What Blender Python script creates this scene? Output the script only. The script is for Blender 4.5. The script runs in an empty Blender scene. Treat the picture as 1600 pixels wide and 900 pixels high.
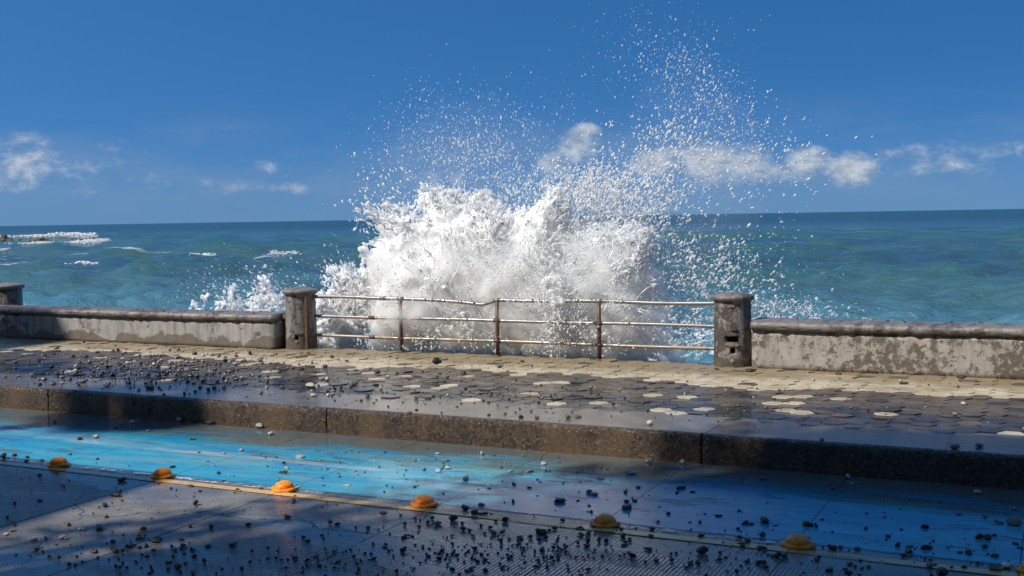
import bpy, bmesh, math, random
import numpy as np
from mathutils import Matrix, Vector

# ------------------------------------------------------------------ camera, sky, sun, exposure
sc = bpy.context.scene
C = sc.collection
FOC, CAM_H, ROAD_Z, SEA_Z = 1784.0, 1.96, -0.26, -3.0
YAW, PITCH, ROLL = math.radians(25.798), math.radians(3.544), math.radians(0.967)
F_ = np.array([-math.sin(YAW)*math.cos(PITCH), math.cos(YAW)*math.cos(PITCH), -math.sin(PITCH)])
R0 = np.array([math.cos(YAW), math.sin(YAW), 0.0]); U0 = np.cross(R0, F_)
R_ = R0*math.cos(ROLL) - U0*math.sin(ROLL); U_ = U0*math.cos(ROLL) + R0*math.sin(ROLL)
EYE = np.array([0, 0, CAM_H])

cd = bpy.data.cameras.new('camera'); cam = bpy.data.objects.new('camera', cd); C.objects.link(cam)
cd.sensor_width = 36; cd.lens = FOC/1600*36; cd.clip_start = 0.1; cd.clip_end = 60000
m = Matrix.Identity(4)
for i in range(3):
    m[i][0], m[i][1], m[i][2], m[i][3] = R_[i], U_[i], -F_[i], EYE[i]
cam.matrix_world = m
sc.camera = cam

SUN_EL = math.radians(48.0)
SUN_H = np.array([-0.62, -0.785]); SUN_H /= np.linalg.norm(SUN_H)
SUN_ROT = math.atan2(SUN_H[0], SUN_H[1])        # measured clockwise from +Y
SUN_DIR = Vector((SUN_H[0]*math.cos(SUN_EL), SUN_H[1]*math.cos(SUN_EL), math.sin(SUN_EL)))
sl = bpy.data.lights.new('sun', 'SUN'); sl.energy = 5.0; sl.angle = math.radians(0.53); sl.color = (1.0, 0.95, 0.87)
so = bpy.data.objects.new('sun', sl); C.objects.link(so)
so.rotation_euler = SUN_DIR.to_track_quat('Z', 'Y').to_euler()
sc.view_settings.view_transform = 'Standard'; sc.view_settings.look = 'None'
sc.view_settings.exposure = 0.16; sc.view_settings.gamma = 1.0
sc.cycles.max_bounces = 12; sc.cycles.diffuse_bounces = 4; sc.cycles.glossy_bounces = 4; sc.cycles.transparent_max_bounces = 12
sc.cycles.caustics_reflective = False; sc.cycles.caustics_refractive = False
sc.cycles.sample_clamp_indirect = 4.0; sc.cycles.volume_bounces = 12

def ray(px, py):
    return F_ + R_*(px-800)/FOC + U_*(450-py)/FOC
def at_z(px, py, z):
    d = ray(px, py); t = (z-CAM_H)/d[2]; return EYE + d*t
def at_y(px, py, Y):
    d = ray(px, py); t = Y/d[1]; return EYE + d*t
def azel(px, py):
    d = ray(px, py); d = d/np.linalg.norm(d)
    return math.atan2(d[0], d[1]), math.asin(d[2])

class NT:
    """small helper round a node tree"""
    def __init__(self, tree): self.t = tree
    def n(self, typ, ins=None, **props):
        nd = self.t.nodes.new(typ)
        for k, v in props.items(): setattr(nd, k, v)
        for k, v in (ins or {}).items(): self.set(nd.inputs[k], v)
        return nd
    def set(self, sock, v):
        if isinstance(v, bpy.types.NodeSocket): self.t.links.new(v, sock)
        elif isinstance(v, bpy.types.Node): self.t.links.new(v.outputs[0], sock)
        else: sock.default_value = col(v) if sock.type == 'RGBA' else v
    def m(self, op, a, b=None, c=None, clamp=False):
        nd = self.t.nodes.new('ShaderNodeMath'); nd.operation = op; nd.use_clamp = clamp
        for i, v in enumerate((a, b, c)):
            if v is not None: self.set(nd.inputs[i], v)
        return nd.outputs[0]
    def mix(self, f, a, b, blend='MIX'):
        nd = self.t.nodes.new('ShaderNodeMix'); nd.data_type = 'RGBA'; nd.blend_type = blend
        self.set(nd.inputs[0], f); self.set(nd.inputs[6], col(a)); self.set(nd.inputs[7], col(b))
        return nd.outputs[2]
    def ramp(self, f, lo, hi, a=0.0, b=1.0):
        nd = self.t.nodes.new('ShaderNodeMapRange'); nd.interpolation_type = 'SMOOTHSTEP'
        for i, v in enumerate((f, lo, hi, a, b)): self.set(nd.inputs[i], v)
        return nd.outputs[0]
    def noise(self, vec, scale, detail=4, rough=0.55, dist=0.0):
        nd = self.t.nodes.new('ShaderNodeTexNoise')
        self.set(nd.inputs['Vector'], vec); nd.inputs['Scale'].default_value = scale
        nd.inputs['Detail'].default_value = detail; nd.inputs['Roughness'].default_value = rough
        nd.inputs['Distortion'].default_value = dist
        return nd.outputs[0]
    def scale(self, vec, s):
        nd = self.t.nodes.new('ShaderNodeVectorMath'); nd.operation = 'MULTIPLY'
        self.set(nd.inputs[0], vec); nd.inputs[1].default_value = s
        return nd.outputs[0]
    def xyz(self, vec):
        nd = self.t.nodes.new('ShaderNodeSeparateXYZ'); self.set(nd.inputs[0], vec); return nd.outputs
    def pos(self):
        return self.t.nodes.new('ShaderNodeNewGeometry').outputs['Position']
def col(c):
    return (c[0], c[1], c[2], 1.0) if isinstance(c, tuple) and len(c) == 3 else c

world = bpy.data.worlds.new('World'); sc.world = world; world.use_nodes = True
w = NT(world.node_tree); w.t.nodes.clear()
dirv = w.n('ShaderNodeTexCoord').outputs['Generated']
dx, dy, dz = w.xyz(dirv)
# the sky deepens quickly above the horizon: the whole dome is looked up a little higher than it stands
zz = w.m('ADD', w.m('MULTIPLY', w.m('MAXIMUM', dz, 0.0), 2.3), 0.30)
cv = w.n('ShaderNodeCombineXYZ', {0: dx, 1: dy, 2: zz})
nv = w.n('ShaderNodeVectorMath', {0: cv}, operation='NORMALIZE')
sky = w.n('ShaderNodeTexSky', {0: nv}, sky_type='NISHITA', sun_disc=False, sun_elevation=SUN_EL,
          sun_rotation=SUN_ROT, air_density=1.0, dust_density=0.8, ozone_density=2.2, altitude=0.0)
hs = w.n('ShaderNodeHueSaturation', {'Saturation': 1.37, 'Value': 1.0, 'Color': sky})
az = w.m('ARCTAN2', dx, dy); el = w.m('ARCSINE', dz)
av = w.n('ShaderNodeCombineXYZ', {0: az, 1: w.m('MULTIPLY', el, 1.5), 2: 0.0})
n1 = w.noise(av, 30, 7, 0.62, 0.5); n2 = w.noise(av, 80, 6, 0.66)
CLOUDS = [  # px, py, half width, half height, strength
    (905, 238, 34, 34, .75), (912, 206, 24, 13, .95), (870, 262, 40, 24, .6), (1030, 255, 48, 24, .85), (1110, 258, 60, 32, .9),
    (1160, 262, 55, 34, .75), (1262, 252, 40, 22, .95), (1330, 266, 38, 26, .95), (1215, 272, 60, 22, .6), (820, 275, 60, 22, .45),
    (680, 285, 60, 22, .42), (1460, 250, 90, 32, .42), (1560, 240, 110, 16, .50), (1480, 262, 110, 26, .42), (1400, 285, 120, 24, .25), (1420, 240, 40, 14, .5), (700, 200, 300, 14, .12),
    (90, 272, 260, 60, .24), (25, 268, 75, 46, .54), (50, 230, 44, 26, .48), (120, 272, 95, 36, .40), (180, 235, 44, 22, .36), (215, 285, 70, 22, .38),
    (422, 262, 30, 16, .48), (375, 297, 90, 18, .36), (440, 297, 44, 15, .44), (140, 295, 60, 24, .32), (520, 305, 60, 22, .2), (300, 210, 200, 20, .16)]
cl = None
for px, py, hw, hh, st in CLOUDS:
    a0, e0 = azel(px, py)
    u = w.m('DIVIDE', w.m('SUBTRACT', az, a0), hw/FOC*1.1)
    v = w.m('DIVIDE', w.m('SUBTRACT', el, e0), hh/FOC*1.1)
    r2 = w.m('ADD', w.m('MULTIPLY', u, u), w.m('MULTIPLY', v, v))
    b = w.m('MULTIPLY', w.m('SUBTRACT', 1.0, w.m('MULTIPLY', r2, 0.55), clamp=True), w.m('MULTIPLY', w.ramp(v, -1.2, .5, .55, 1.0), st))
    cl = b if cl is None else w.m('MAXIMUM', cl, b)
nn = w.m('ADD', w.m('MULTIPLY', n1, 0.75), w.m('MULTIPLY', n2, 0.35))
cov = w.m('MULTIPLY', w.ramp(w.m('ADD', w.m('MULTIPLY', cl, 0.66), nn), 0.70, 1.14), w.ramp(cl, 0.0, 0.42))
shade = w.ramp(n2, 0.34, 0.66, 0.66, 1.04)
ccol = w.n('ShaderNodeVectorMath', {0: (4.6, 4.9, 5.2), 1: shade}, operation='MULTIPLY')
band = w.m('MULTIPLY', w.ramp(el, 0.0, .03), w.ramp(el, .055, .11, 1, 0))
thin = w.m('MULTIPLY', w.m('MULTIPLY', band, w.ramp(w.noise(w.scale(av, (1, 3, 1)), 6, 5, .6), .35, .75)), .26)
haze = w.m('MULTIPLY', w.ramp(el, -.02, .085, 1.0, 0.0), .85)
skyh = w.mix(haze, hs.outputs[0], (0.95, 1.85, 3.1))
skyh = w.mix(thin, skyh, (2.0, 2.5, 3.1))
skyc = w.mix(w.m('MULTIPLY', cov, 0.72), skyh, ccol.outputs[0])
bg = w.n('ShaderNodeBackground', {'Color': skyc, 'Strength': 0.127})
w.n('ShaderNodeOutputWorld', {'Surface': bg})

# ------------------------------------------------------------------ mesh helpers
rng = random.Random(11); NR = np.random.default_rng(7)
def link(name, me, mat=None, parent=None, smooth=False):
    o = bpy.data.objects.new(name, me); C.objects.link(o)
    if mat and not me.materials: me.materials.append(mat)
    if parent: o.parent = parent
    if smooth: me.shade_smooth()
    return o
def mesh_np(name, V, Fc):
    me = bpy.data.meshes.new(name); V = np.asarray(V, dtype=np.float32); Fc = np.asarray(Fc, dtype=np.int32)
    k = Fc.shape[1]
    me.vertices.add(len(V)); me.vertices.foreach_set('co', V.ravel())
    me.loops.add(Fc.size); me.loops.foreach_set('vertex_index', Fc.ravel())
    me.polygons.add(len(Fc)); me.polygons.foreach_set('loop_start', np.arange(0, Fc.size, k, dtype=np.int32))
    me.update(calc_edges=True); me.validate()
    return me
def from_bm(name, bm):
    me = bpy.data.meshes.new(name); bm.normal_update(); bm.to_mesh(me); bm.free(); return me
def empty(name, loc=(0, 0, 0)):
    o = bpy.data.objects.new(name, None); C.objects.link(o); o.location = loc; o.empty_display_size = 0.1; return o
def tag(o, label=None, cat=None, group=None, kind=None):
    if label: o['label'] = label
    if cat: o['category'] = cat
    if group: o['group'] = group
    if kind: o['kind'] = kind
    return o
def box(bm, x0, x1, y0, y1, z0, z1, bevel=0.0):
    r = bmesh.ops.create_cube(bm, size=1.0)
    for v in r['verts']:
        v.co = Vector(((x0+x1)/2 + v.co.x*(x1-x0), (y0+y1)/2 + v.co.y*(y1-y0), (z0+z1)/2 + v.co.z*(z1-z0)))
    if bevel > 0:
        ed = list({e for v in r['verts'] for e in v.link_edges})
        bmesh.ops.bevel(bm, geom=ed, offset=bevel, segments=2, affect='EDGES', profile=0.5)
def tube(bm, pts, rad, seg=12, cap=True):
    pts = [Vector(p) for p in pts]; rings = []
    for i, p in enumerate(pts):
        t = (pts[min(i+1, len(pts)-1)] - pts[max(i-1, 0)]).normalized()
        a = t.orthogonal().normalized() if abs(t.z) > .9 else Vector((0, 0, 1)).cross(t).normalized()
        b = t.cross(a); r = rad[i] if isinstance(rad, (list, tuple)) else rad
        rings.append([bm.verts.new(p + (a*math.cos(2*math.pi*k/seg) + b*math.sin(2*math.pi*k/seg))*r) for k in range(seg)])
    for A, B in zip(rings, rings[1:]):
        for k in range(seg): bm.faces.new((A[k], A[(k+1) % seg], B[(k+1) % seg], B[k]))
    if cap: bm.faces.new(rings[0][::-1]); bm.faces.new(rings[-1])
# value noise on lattices
class Noise3:
    def __init__(self, seed, n=32):
        self.n = n; self.g = np.random.default_rng(seed).random((n, n, n), dtype=np.float32)*2-1
    def __call__(self, X, Y, Z):
        n = self.n
        xi, yi, zi = np.floor(X), np.floor(Y), np.floor(Z)
        fx, fy, fz = X-xi, Y-yi, Z-zi
        fx = fx*fx*(3-2*fx); fy = fy*fy*(3-2*fy); fz = fz*fz*(3-2*fz)
        xi = xi.astype(np.int32) % n; yi = yi.astype(np.int32) % n; zi = zi.astype(np.int32) % n
        x1, y1, z1 = (xi+1) % n, (yi+1) % n, (zi+1) % n; g = self.g
        a = g[xi, yi, zi]*(1-fx) + g[x1, yi, zi]*fx; b = g[xi, y1, zi]*(1-fx) + g[x1, y1, zi]*fx
        c = g[xi, yi, z1]*(1-fx) + g[x1, yi, z1]*fx; d = g[xi, y1, z1]*(1-fx) + g[x1, y1, z1]*fx
        return (a*(1-fy)+b*fy)*(1-fz) + (c*(1-fy)+d*fy)*fz
N3 = [Noise3(100+i) for i in range(5)]
def fbm(X, Y, Z, s, oct=3, gain=0.5, k=0):
    out = 0; a = 1.0
    for i in range(oct):
        out = out + a*N3[(i+k) % 5](X*s+7.3*i, Y*s+3.1*i, Z*s+1.7*i); s *= 2.03; a *= gain
    return out
def surface_nets(Fv, org, h):
    """isosurface (F>0 inside) as quads"""
    S = Fv > 0
    nx, ny, nz = Fv.shape
    cnt = np.zeros((nx-1, ny-1, nz-1), np.int8)
    for i in (0, 1):
        for j in (0, 1):
            for k in (0, 1): cnt += S[i:nx-1+i, j:ny-1+j, k:nz-1+k]
    act = (cnt > 0) & (cnt < 8)
    I = np.argwhere(act); idx = -np.ones(act.shape, np.int32); idx[act] = np.arange(len(I))
    co = [(i, j, k) for i in (0, 1) for j in (0, 1) for k in (0, 1)]
    val = np.stack([Fv[I[:, 0]+c[0], I[:, 1]+c[1], I[:, 2]+c[2]] for c in co], 1)
    acc = np.zeros((len(I), 3)); num = np.zeros(len(I))
    for a in range(8):
        for b in range(a+1, 8):
            ca, cb = np.array(co[a]), np.array(co[b])
            if abs(ca-cb).sum() != 1: continue
            va, vb = val[:, a], val[:, b]; mk = (va > 0) != (vb > 0)
            t = np.where(mk, va/np.where(mk, va-vb, 1), 0)
            acc += mk[:, None]*(ca + t[:, None]*(cb-ca)); num += mk
    V = (I + acc/num[:, None])*h + np.array(org)
    Q = []
    for ax in range(3):
        o1, o2 = [(1, 2), (2, 0), (0, 1)][ax]
        sl0 = [slice(None)]*3; sl1 = [slice(None)]*3
        sl0[ax] = slice(0, -1); sl1[ax] = slice(1, None)
        A, B = S[tuple(sl0)], S[tuple(sl1)]
        E = np.argwhere(A != B)
        ok = (E[:, o1] > 0) & (E[:, o2] > 0) & (E[:, o1] < Fv.shape[o1]-1) & (E[:, o2] < Fv.shape[o2]-1)
        E = E[ok]; fl = A[E[:, 0], E[:, 1], E[:, 2]]
        def cell(d1, d2):
            c = E.copy(); c[:, o1] -= d1; c[:, o2] -= d2
            return idx[c[:, 0], c[:, 1], c[:, 2]]
        q = np.stack([cell(1, 1), cell(0, 1), cell(0, 0), cell(1, 0)], 1)
        q[~fl] = q[~fl][:, ::-1]
        Q.append(q)
    return V, np.concatenate(Q)
def poly_sdf(PX, PZ, poly):
    """signed distance to a 2D polygon, positive inside"""
    poly = np.asarray(poly); d = np.full(PX.shape, 1e9); ins = np.zeros(PX.shape, bool)
    for a, b in zip(poly, np.roll(poly, -1, 0)):
        e = b-a; L = e@e + 1e-12
        t = np.clip(((PX-a[0])*e[0] + (PZ-a[1])*e[1])/L, 0, 1)
        d = np.minimum(d, np.hypot(PX-a[0]-t*e[0], PZ-a[1]-t*e[1]))
        c = ((a[1] > PZ) != (b[1] > PZ)) & (PX < (b[0]-a[0])*(PZ-a[1])/(b[1]-a[1]+1e-12) + a[0])
        ins ^= c
    return np.where(ins, d, -d)

# ------------------------------------------------------------------ materials
def material(name):
    mt = bpy.data.materials.new(name); mt.use_nodes = True; nt = NT(mt.node_tree); nt.t.nodes.clear()
    bs = nt.n('ShaderNodeBsdfPrincipled'); out = nt.n('ShaderNodeOutputMaterial', {'Surface': bs})
    return mt, nt, bs, out
def bump(nt, bs, h, strength, dist):
    b = nt.n('ShaderNodeBump', {'Height': h, 'Strength': strength, 'Distance': dist}); nt.set(bs.inputs['Normal'], b); return b
def alpha_out(nt, bs, out, a):
    tr = nt.n('ShaderNodeBsdfTransparent'); mx = nt.n('ShaderNodeMixShader', {0: a, 1: tr.outputs[0], 2: bs.outputs[0]})
    nt.set(out.inputs['Surface'], mx)

def wet_road(nt, bs, base, groove=True):
    """water film with damp and flooded areas; tined grooves run across the road south of the line"""
    p = nt.pos(); x, y, z = nt.xyz(p)
    flow = nt.noise(nt.scale(p, (0.35, 1.1, 1)), 1.0, 5, 0.6, 0.6)
    fine = nt.noise(nt.scale(p, (0.6, 1, 1)), 26, 4, 0.65)
    film = nt.m('ADD', nt.m('MULTIPLY', flow, 0.8), nt.m('MULTIPLY', fine, 0.22))
    gut = nt.ramp(y, 8.6, 9.2)
    rough = nt.ramp(film, 0.40, 0.64, 0.06, 0.30)
    rough = nt.m('ADD', nt.m('MULTIPLY', rough, nt.m('SUBTRACT', 1.0, gut)), nt.m('MULTIPLY', gut, 0.05))
    nt.set(bs.inputs['Roughness'], rough); nt.set(bs.inputs['Base Color'], base)
    bs.inputs['Specular IOR Level'].default_value = 0.5; bs.inputs['IOR'].default_value = 1.45
    gr = nt.m('SINE', nt.m('MULTIPLY', x, 2*math.pi/0.030))
    gm = nt.m('MULTIPLY', nt.ramp(y, 6.9, 7.45, 1.0, 0.12), nt.ramp(flow, 0.36, 0.6))
    rip = nt.noise(nt.scale(p, (1.0, 2.0, 1)), 9, 3, 0.5)
    hgt = nt.m('ADD', nt.m('MULTIPLY', nt.m('MULTIPLY', gr, gm), 0.9 if groove else 0.0),
               nt.m('ADD', nt.m('MULTIPLY', nt.m('MULTIPLY', fine, nt.m('SUBTRACT', 1.0, gut)), 0.8), nt.m('MULTIPLY', rip, 0.7)))
    bump(nt, bs, hgt, 0.55, 0.0035)
    return p, x, y, flow, fine

M = {}
mt, nt, bs, out = material('wet_concrete')
p = nt.pos(); c1 = nt.noise(nt.scale(p, (0.7, 1, 1)), 1.6, 6, 0.65); c2 = nt.noise(p, 60, 3, 0.7)
base = nt.mix(nt.ramp(c1, 0.35, 0.68), (0.145, 0.130, 0.112), (0.30, 0.275, 0.240))
base = nt.mix(nt.m('MULTIPLY', nt.ramp(c2, .35, .75), 0.6), base, (0.035, 0.032, 0.030))
base = nt.mix(nt.ramp(nt.noise(p, 210, 2, .8), .55, .75, 0, .5), base, (0.30, 0.27, 0.24))
wp = nt.n('ShaderNodeVectorMath', {0: p, 1: nt.n('ShaderNodeVectorMath', {0: nt.n('ShaderNodeTexNoise', {'Vector': p, 'Scale': 2.2, 'Detail': 4.0}).outputs['Color'], 1: (.5, .5, .5)}, operation='MULTIPLY')}, operation='ADD')
ck = nt.n('ShaderNodeTexVoronoi', {'Vector': wp, 'Scale': .62}, feature='DISTANCE_TO_EDGE').outputs['Distance']
base = nt.mix(nt.m('MULTIPLY', nt.ramp(ck, .002, .008, 1, 0), nt.ramp(c1, .45, .55)), base, (0.012, 0.011, 0.011))
_, y_ = nt.xyz(p)[0], nt.xyz(p)[1]
base = nt.mix(nt.ramp(y_, 8.7, 9.4), base, (0.105, 0.082, 0.058))
wet_road(nt, bs, base); M['road'] = mt

mt, nt, bs, out = material('blue_lane_paint')
p = nt.pos(); st = nt.noise(nt.scale(p, (0.5, 2.6, 1)), 1.5, 6, 0.7, 0.4)
base = nt.mix(nt.ramp(st, 0.32, 0.66), (0.012, 0.22, 0.41), (0.045, 0.38, 0.48))
sc2 = nt.noise(nt.scale(p, (0.35, 3.2, 1)), 5.0, 6, 0.72)
base = nt.mix(nt.ramp(sc2, 0.52, 0.70, 0, 0.75), base, (0.15, 0.30, 0.30))
base = nt.mix(nt.ramp(nt.noise(p, 150, 3, .8), .52, .72, 0, .55), base, (0.035, 0.09, 0.11))
tyre = nt.noise(nt.scale(p, (.12, 5.0, 1)), 1.4, 6, .75, .3)
base = nt.mix(nt.ramp(tyre, .56, .72, 0, .6), base, (0.05, 0.075, 0.085))
base = nt.mix(nt.ramp(nt.noise(nt.scale(p, (.3, 1.2, 1)), 1.1, 5, .7), .50, .66, 0, .6), base, (0.21, 0.33, 0.31))
_, x, y, flow, fine = wet_road(nt, bs, base, False)
edge = nt.m('ADD', y, nt.m('MULTIPLY', nt.m('SUBTRACT', st, 0.5), 2.4))
pat = nt.noise(nt.scale(p, (0.45, 1.5, 1)), 2.3, 7, 0.7, 0.5)
al = nt.m('MULTIPLY', nt.ramp(edge, 8.75, 9.45, 1.0, 0.12), nt.ramp(pat, 0.54, 0.68, 1.0, 0.2))
al = nt.m('MULTIPLY', al, nt.ramp(nt.m('ADD', y, nt.m('MULTIPLY', nt.m('SUBTRACT', fine, .5), .10)), 7.60, 7.66))
alpha_out(nt, bs, out, al); M['lane'] = mt

mt, nt, bs, out = material('yellow_line_paint')
base = nt.mix(nt.noise(nt.pos(), 7, 5, .7), (0.66, 0.36, 0.10), (0.74, 0.48, 0.18))
p, x, y, flow, fine = wet_road(nt, bs, base, False)
al = nt.m('MULTIPLY', nt.ramp(nt.noise(p, 13, 6, .75), 0.30, 0.46, 0.35, 0.95), nt.ramp(nt.noise(nt.scale(p, (1, 1, 1)), .9, 3), .3, .5, .6, 1.0))
alpha_out(nt, bs, out, al); M['yline'] = mt

def worn_white(name, lo, hi, amax, sx):
    mt, nt, bs, out = material(name)
    p, x, y, flow, fine = wet_road(nt, bs, (0.72, 0.72, 0.69), False)
    al = nt.m('MULTIPLY', nt.ramp(nt.noise(nt.scale(p, (sx, 1.6, 1)), 11, 7, .75), lo, hi, 0, amax), nt.ramp(nt.noise(nt.scale(p, (1, .2, 1)), .55, 3), .46, .6))
    alpha_out(nt, bs, out, al); return mt
M['wline'] = worn_white('flaking_white_paint', 0.5, 0.56, 0.95, 0.8)
M['wline2'] = worn_white('faded_white_paint', 0.40, 0.62, 0.5, 0.15)

def stone_mat(name, a, b, rough=0.35):
    mt, nt, bs, out = material(name)
    oi = nt.n('ShaderNodeObjectInfo'); tc = nt.n('ShaderNodeTexCoord').outputs['Object']
    n = nt.noise(tc, 3.0, 5, .7)
    r = nt.m('ADD', nt.m('MULTIPLY', oi.outputs['Random'], 0.6), nt.m('MULTIPLY', n, 0.5))
    nt.set(bs.inputs['Base Color'], nt.mix(r, a, b)); bs.inputs['Roughness'].default_value = rough
    bump(nt, bs, n, 0.6, 0.02); return mt
M['stone_dark'] = stone_mat('dark_basalt_stone', (0.012, 0.012, 0.012), (0.055, 0.050, 0.043))
M['stone_mid'] = stone_mat('brown_grey_stone', (0.07, 0.06, 0.05), (0.22, 0.19, 0.155))
M['stone_light'] = stone_mat('pale_stone', (0.22, 0.21, 0.18), (0.5, 0.46, 0.39), .45)
M['stone_white'] = stone_mat('white_shell', (0.65, 0.62, 0.56), (0.8, 0.78, 0.72), .4)
M['leaf'] = stone_mat('rotten_brown_leaf', (0.03, 0.016, 0.008), (0.07, 0.035, 0.018), .5)

def tile_mat(name, a, b, stain, r0, r1):
    mt, nt, bs, out = material(name)
    p = nt.pos(); x, y, z = nt.xyz(p)
    vor = nt.n('ShaderNodeTexNoise', {'Vector': nt.scale(p, (1, 1, 0)), 'Scale': 4.3, 'Detail': 0.0}).outputs[0]
    g = nt.noise(p, 45, 4, .7); big = nt.noise(nt.scale(p, (.6, 1.2, 1)), 1.7, 5, .65, .5)
    c = nt.mix(nt.ramp(vor, .3, .7), a, b); c = nt.mix(nt.m('MULTIPLY', g, .45), c, stain)
    c = nt.mix(nt.ramp(big, .5, .75, 0, .55), c, stain)
    if name == 'cream_paver': c = nt.mix(nt.m('MULTIPLY', nt.ramp(nt.m('ADD', y, nt.m('MULTIPLY', nt.m('SUBTRACT', big, .5), 2.2)), 12.9, 13.9), .8), c, (0.19, 0.140, 0.072))
    silt = nt.noise(nt.scale(p, (.55, 1.3, 1)), 2.6, 7, .72, .8)
    c = nt.mix(nt.ramp(silt, .50, .70, 0, .62), c, (0.155, 0.122, 0.088))
    c = nt.mix(nt.ramp(nt.noise(p, 19, 5, .75), .56, .72, 0, .5), c, (0.055, 0.046, 0.036))
    nt.set(bs.inputs['Base Color'], c)
    wetn = nt.m('SUBTRACT', nt.noise(nt.scale(p, (.5, 1.6, 1)), 1.3, 5, .6, .6), nt.ramp(y, 10.4, 13.4, .16, -.16))
    nt.set(bs.inputs['Roughness'], nt.ramp(wetn, .30, .62, r0, r1))
    bump(nt, bs, nt.m('ADD', g, nt.m('MULTIPLY', nt.noise(nt.scale(p, (1, 2, 1)), 12, 3), .8)), .5, .003)
    return mt
M['tile_cream'] = tile_mat('cream_paver', (0.50, 0.42, 0.28), (0.64, 0.56, 0.42), (0.22, 0.16, 0.085), .10, .38)
M['tile_grey'] = tile_mat('grey_brown_paver', (0.066, 0.053, 0.039), (0.125, 0.099, 0.073), (0.05, 0.042, 0.032), .07, .32)
M['tile_dark'] = tile_mat('charcoal_paver', (0.014, 0.016, 0.019), (0.036, 0.037, 0.040), (0.01, 0.01, 0.011), .07, .30)
M['grout'] = tile_mat('paver_bedding', (0.10, 0.085, 0.066), (0.15, 0.125, 0.095), (0.05, 0.04, 0.03), .12, .4)
M['apron'] = tile_mat('wet_kerb_apron', (0.12, 0.108, 0.092), (0.18, 0.162, 0.14), (0.065, 0.056, 0.046), .05, .26)

mt, nt, bs, out = material('exposed_aggregate')
p = nt.pos(); x, y, z = nt.xyz(p)
v = nt.n('ShaderNodeTexVoronoi', {'Vector': p, 'Scale': 75.0}); g = nt.noise(p, 8, 5, .7); gf = nt.noise(p, 95, 4, .75); patch = nt.noise(nt.scale(p, (1.3, 1, .5)), 1.1, 3)
v3 = nt.n('ShaderNodeTexVoronoi', {'Vector': p, 'Scale': 38.0})
rnd = nt.xyz(v3.outputs['Color'])[1]
c = nt.mix(nt.ramp(rnd, .1, .95), (0.020, 0.013, 0.008), (0.105, 0.064, 0.034))
c = nt.mix(nt.m('MULTIPLY', nt.m('GREATER_THAN', nt.xyz(v.outputs['Color'])[2], .86), .6), c, (0.22, 0.15, 0.085))
c = nt.mix(nt.ramp(g, .3, .7, .0, .45), c, (0.045, 0.032, 0.022))
c = nt.mix(nt.ramp(patch, .52, .60, 0, .45), c, (0.16, 0.095, 0.045))
v2 = nt.n('ShaderNodeTexVoronoi', {'Vector': p, 'Scale': 40.0})
sp = nt.m('MULTIPLY', nt.ramp(v2.outputs['Distance'], .10, .20, 1, 0), nt.m('GREATER_THAN', nt.xyz(v2.outputs['Color'])[0], nt.ramp(z, -.10, -.015, .92, .35)))  # white specks painted as sun glints, denser towards the top edge
c = nt.mix(sp, c, (0.75, 0.70, 0.62))
nt.set(bs.inputs['Base Color'], c); bs.inputs['Roughness'].default_value = .24
bump(nt, bs, nt.m('ADD', nt.m('MULTIPLY', v.outputs['Color'], .35), gf), 1.0, .014); M['kerb'] = mt

def plaster(name, paint, sub, cover, zlo=None, stain=(0.05, 0.045, 0.04), rough=.75, sx=1.0, wet=None, fq=5.0):
    """peeling paint over render; an optional damp band at the foot"""
    mt, nt, bs, out = material(name)
    p = nt.pos(); x, y, z = nt.xyz(p)
    n = nt.noise(nt.scale(p, (sx, 1, 1.2)), fq, 9, .76, .2); n2 = nt.noise(nt.scale(p, (1, 1, .25)), 9, 6, .7); g = nt.noise(p, 70, 3, .7)
    big = nt.noise(p, 1.1, 3, .5)
    mk = nt.m('ADD', n, nt.m('MULTIPLY', nt.m('SUBTRACT', big, .5), .5))
    pk = nt.ramp(mk, cover-.05, cover+.05)
    pc = nt.mix(nt.ramp(n2, .35, .75, 0, .55), paint, stain)
    c = nt.mix(pk, pc, nt.mix(g, sub, tuple(s*.55 for s in sub)))
    if zlo is not None:
        band = nt.ramp(nt.m('ADD', z, nt.m('MULTIPLY', nt.m('SUBTRACT', nt.noise(p, 1.5, 7, .62), .5), .8)), zlo, zlo+.03, 1, 0)
        c = nt.mix(nt.m('MULTIPLY', band, .85), c, wet or (0.135, 0.105, 0.075))
    drip = nt.noise(nt.scale(p, (9, 1, .35)), 1.6, 5, .7)
    c = nt.mix(nt.m('MULTIPLY', nt.ramp(drip, .50, .66), nt.ramp(z, .18, .46, .12, .8)), c, stain)
    nt.set(bs.inputs['Base Color'], nt.mix(nt.m('MULTIPLY', g, .35), c, stain)); nt.set(bs.inputs['Roughness'], nt.ramp(n2, .3, .7, rough-.25, rough+.1))
    bump(nt, bs, nt.m('ADD', nt.m('MULTIPLY', pk, -.6), nt.m('ADD', nt.m('MULTIPLY', g, .6), n)), .75, .010)
    return mt
M['wall_left'] = plaster('peeling_pale_wall_paint', (0.42, 0.405, 0.385), (0.10, 0.085, 0.072), .605, .125)
M['wall_right'] = plaster('worn_render', (0.44, 0.40, 0.36), (0.145, 0.115, 0.082), .52, None, (0.12, 0.10, 0.08), sx=1.2, fq=9.0)
M['coping'] = plaster('weathered_coping', (0.25, 0.225, 0.205), (0.12, 0.10, 0.092), .56, None, (0.055, 0.045, 0.045), .55)
M['pillar'] = plaster('stained_pillar_render', (0.31, 0.285, 0.27), (0.085, 0.07, 0.062), .50, .10, (0.035, 0.03, 0.028), .65, 1.6, (0.10, 0.078, 0.05), 6.5)
M['hole'] = plaster('dark_render_and_shade', (0.05, 0.042, 0.035), (0.03, 0.025, 0.02), .5)  # dark tone also serves as painted shade on the recessed wall link
M['break'] = plaster('ochre_broken_render', (0.42, 0.34, 0.21), (0.25, 0.19, 0.11), .52)

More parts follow.
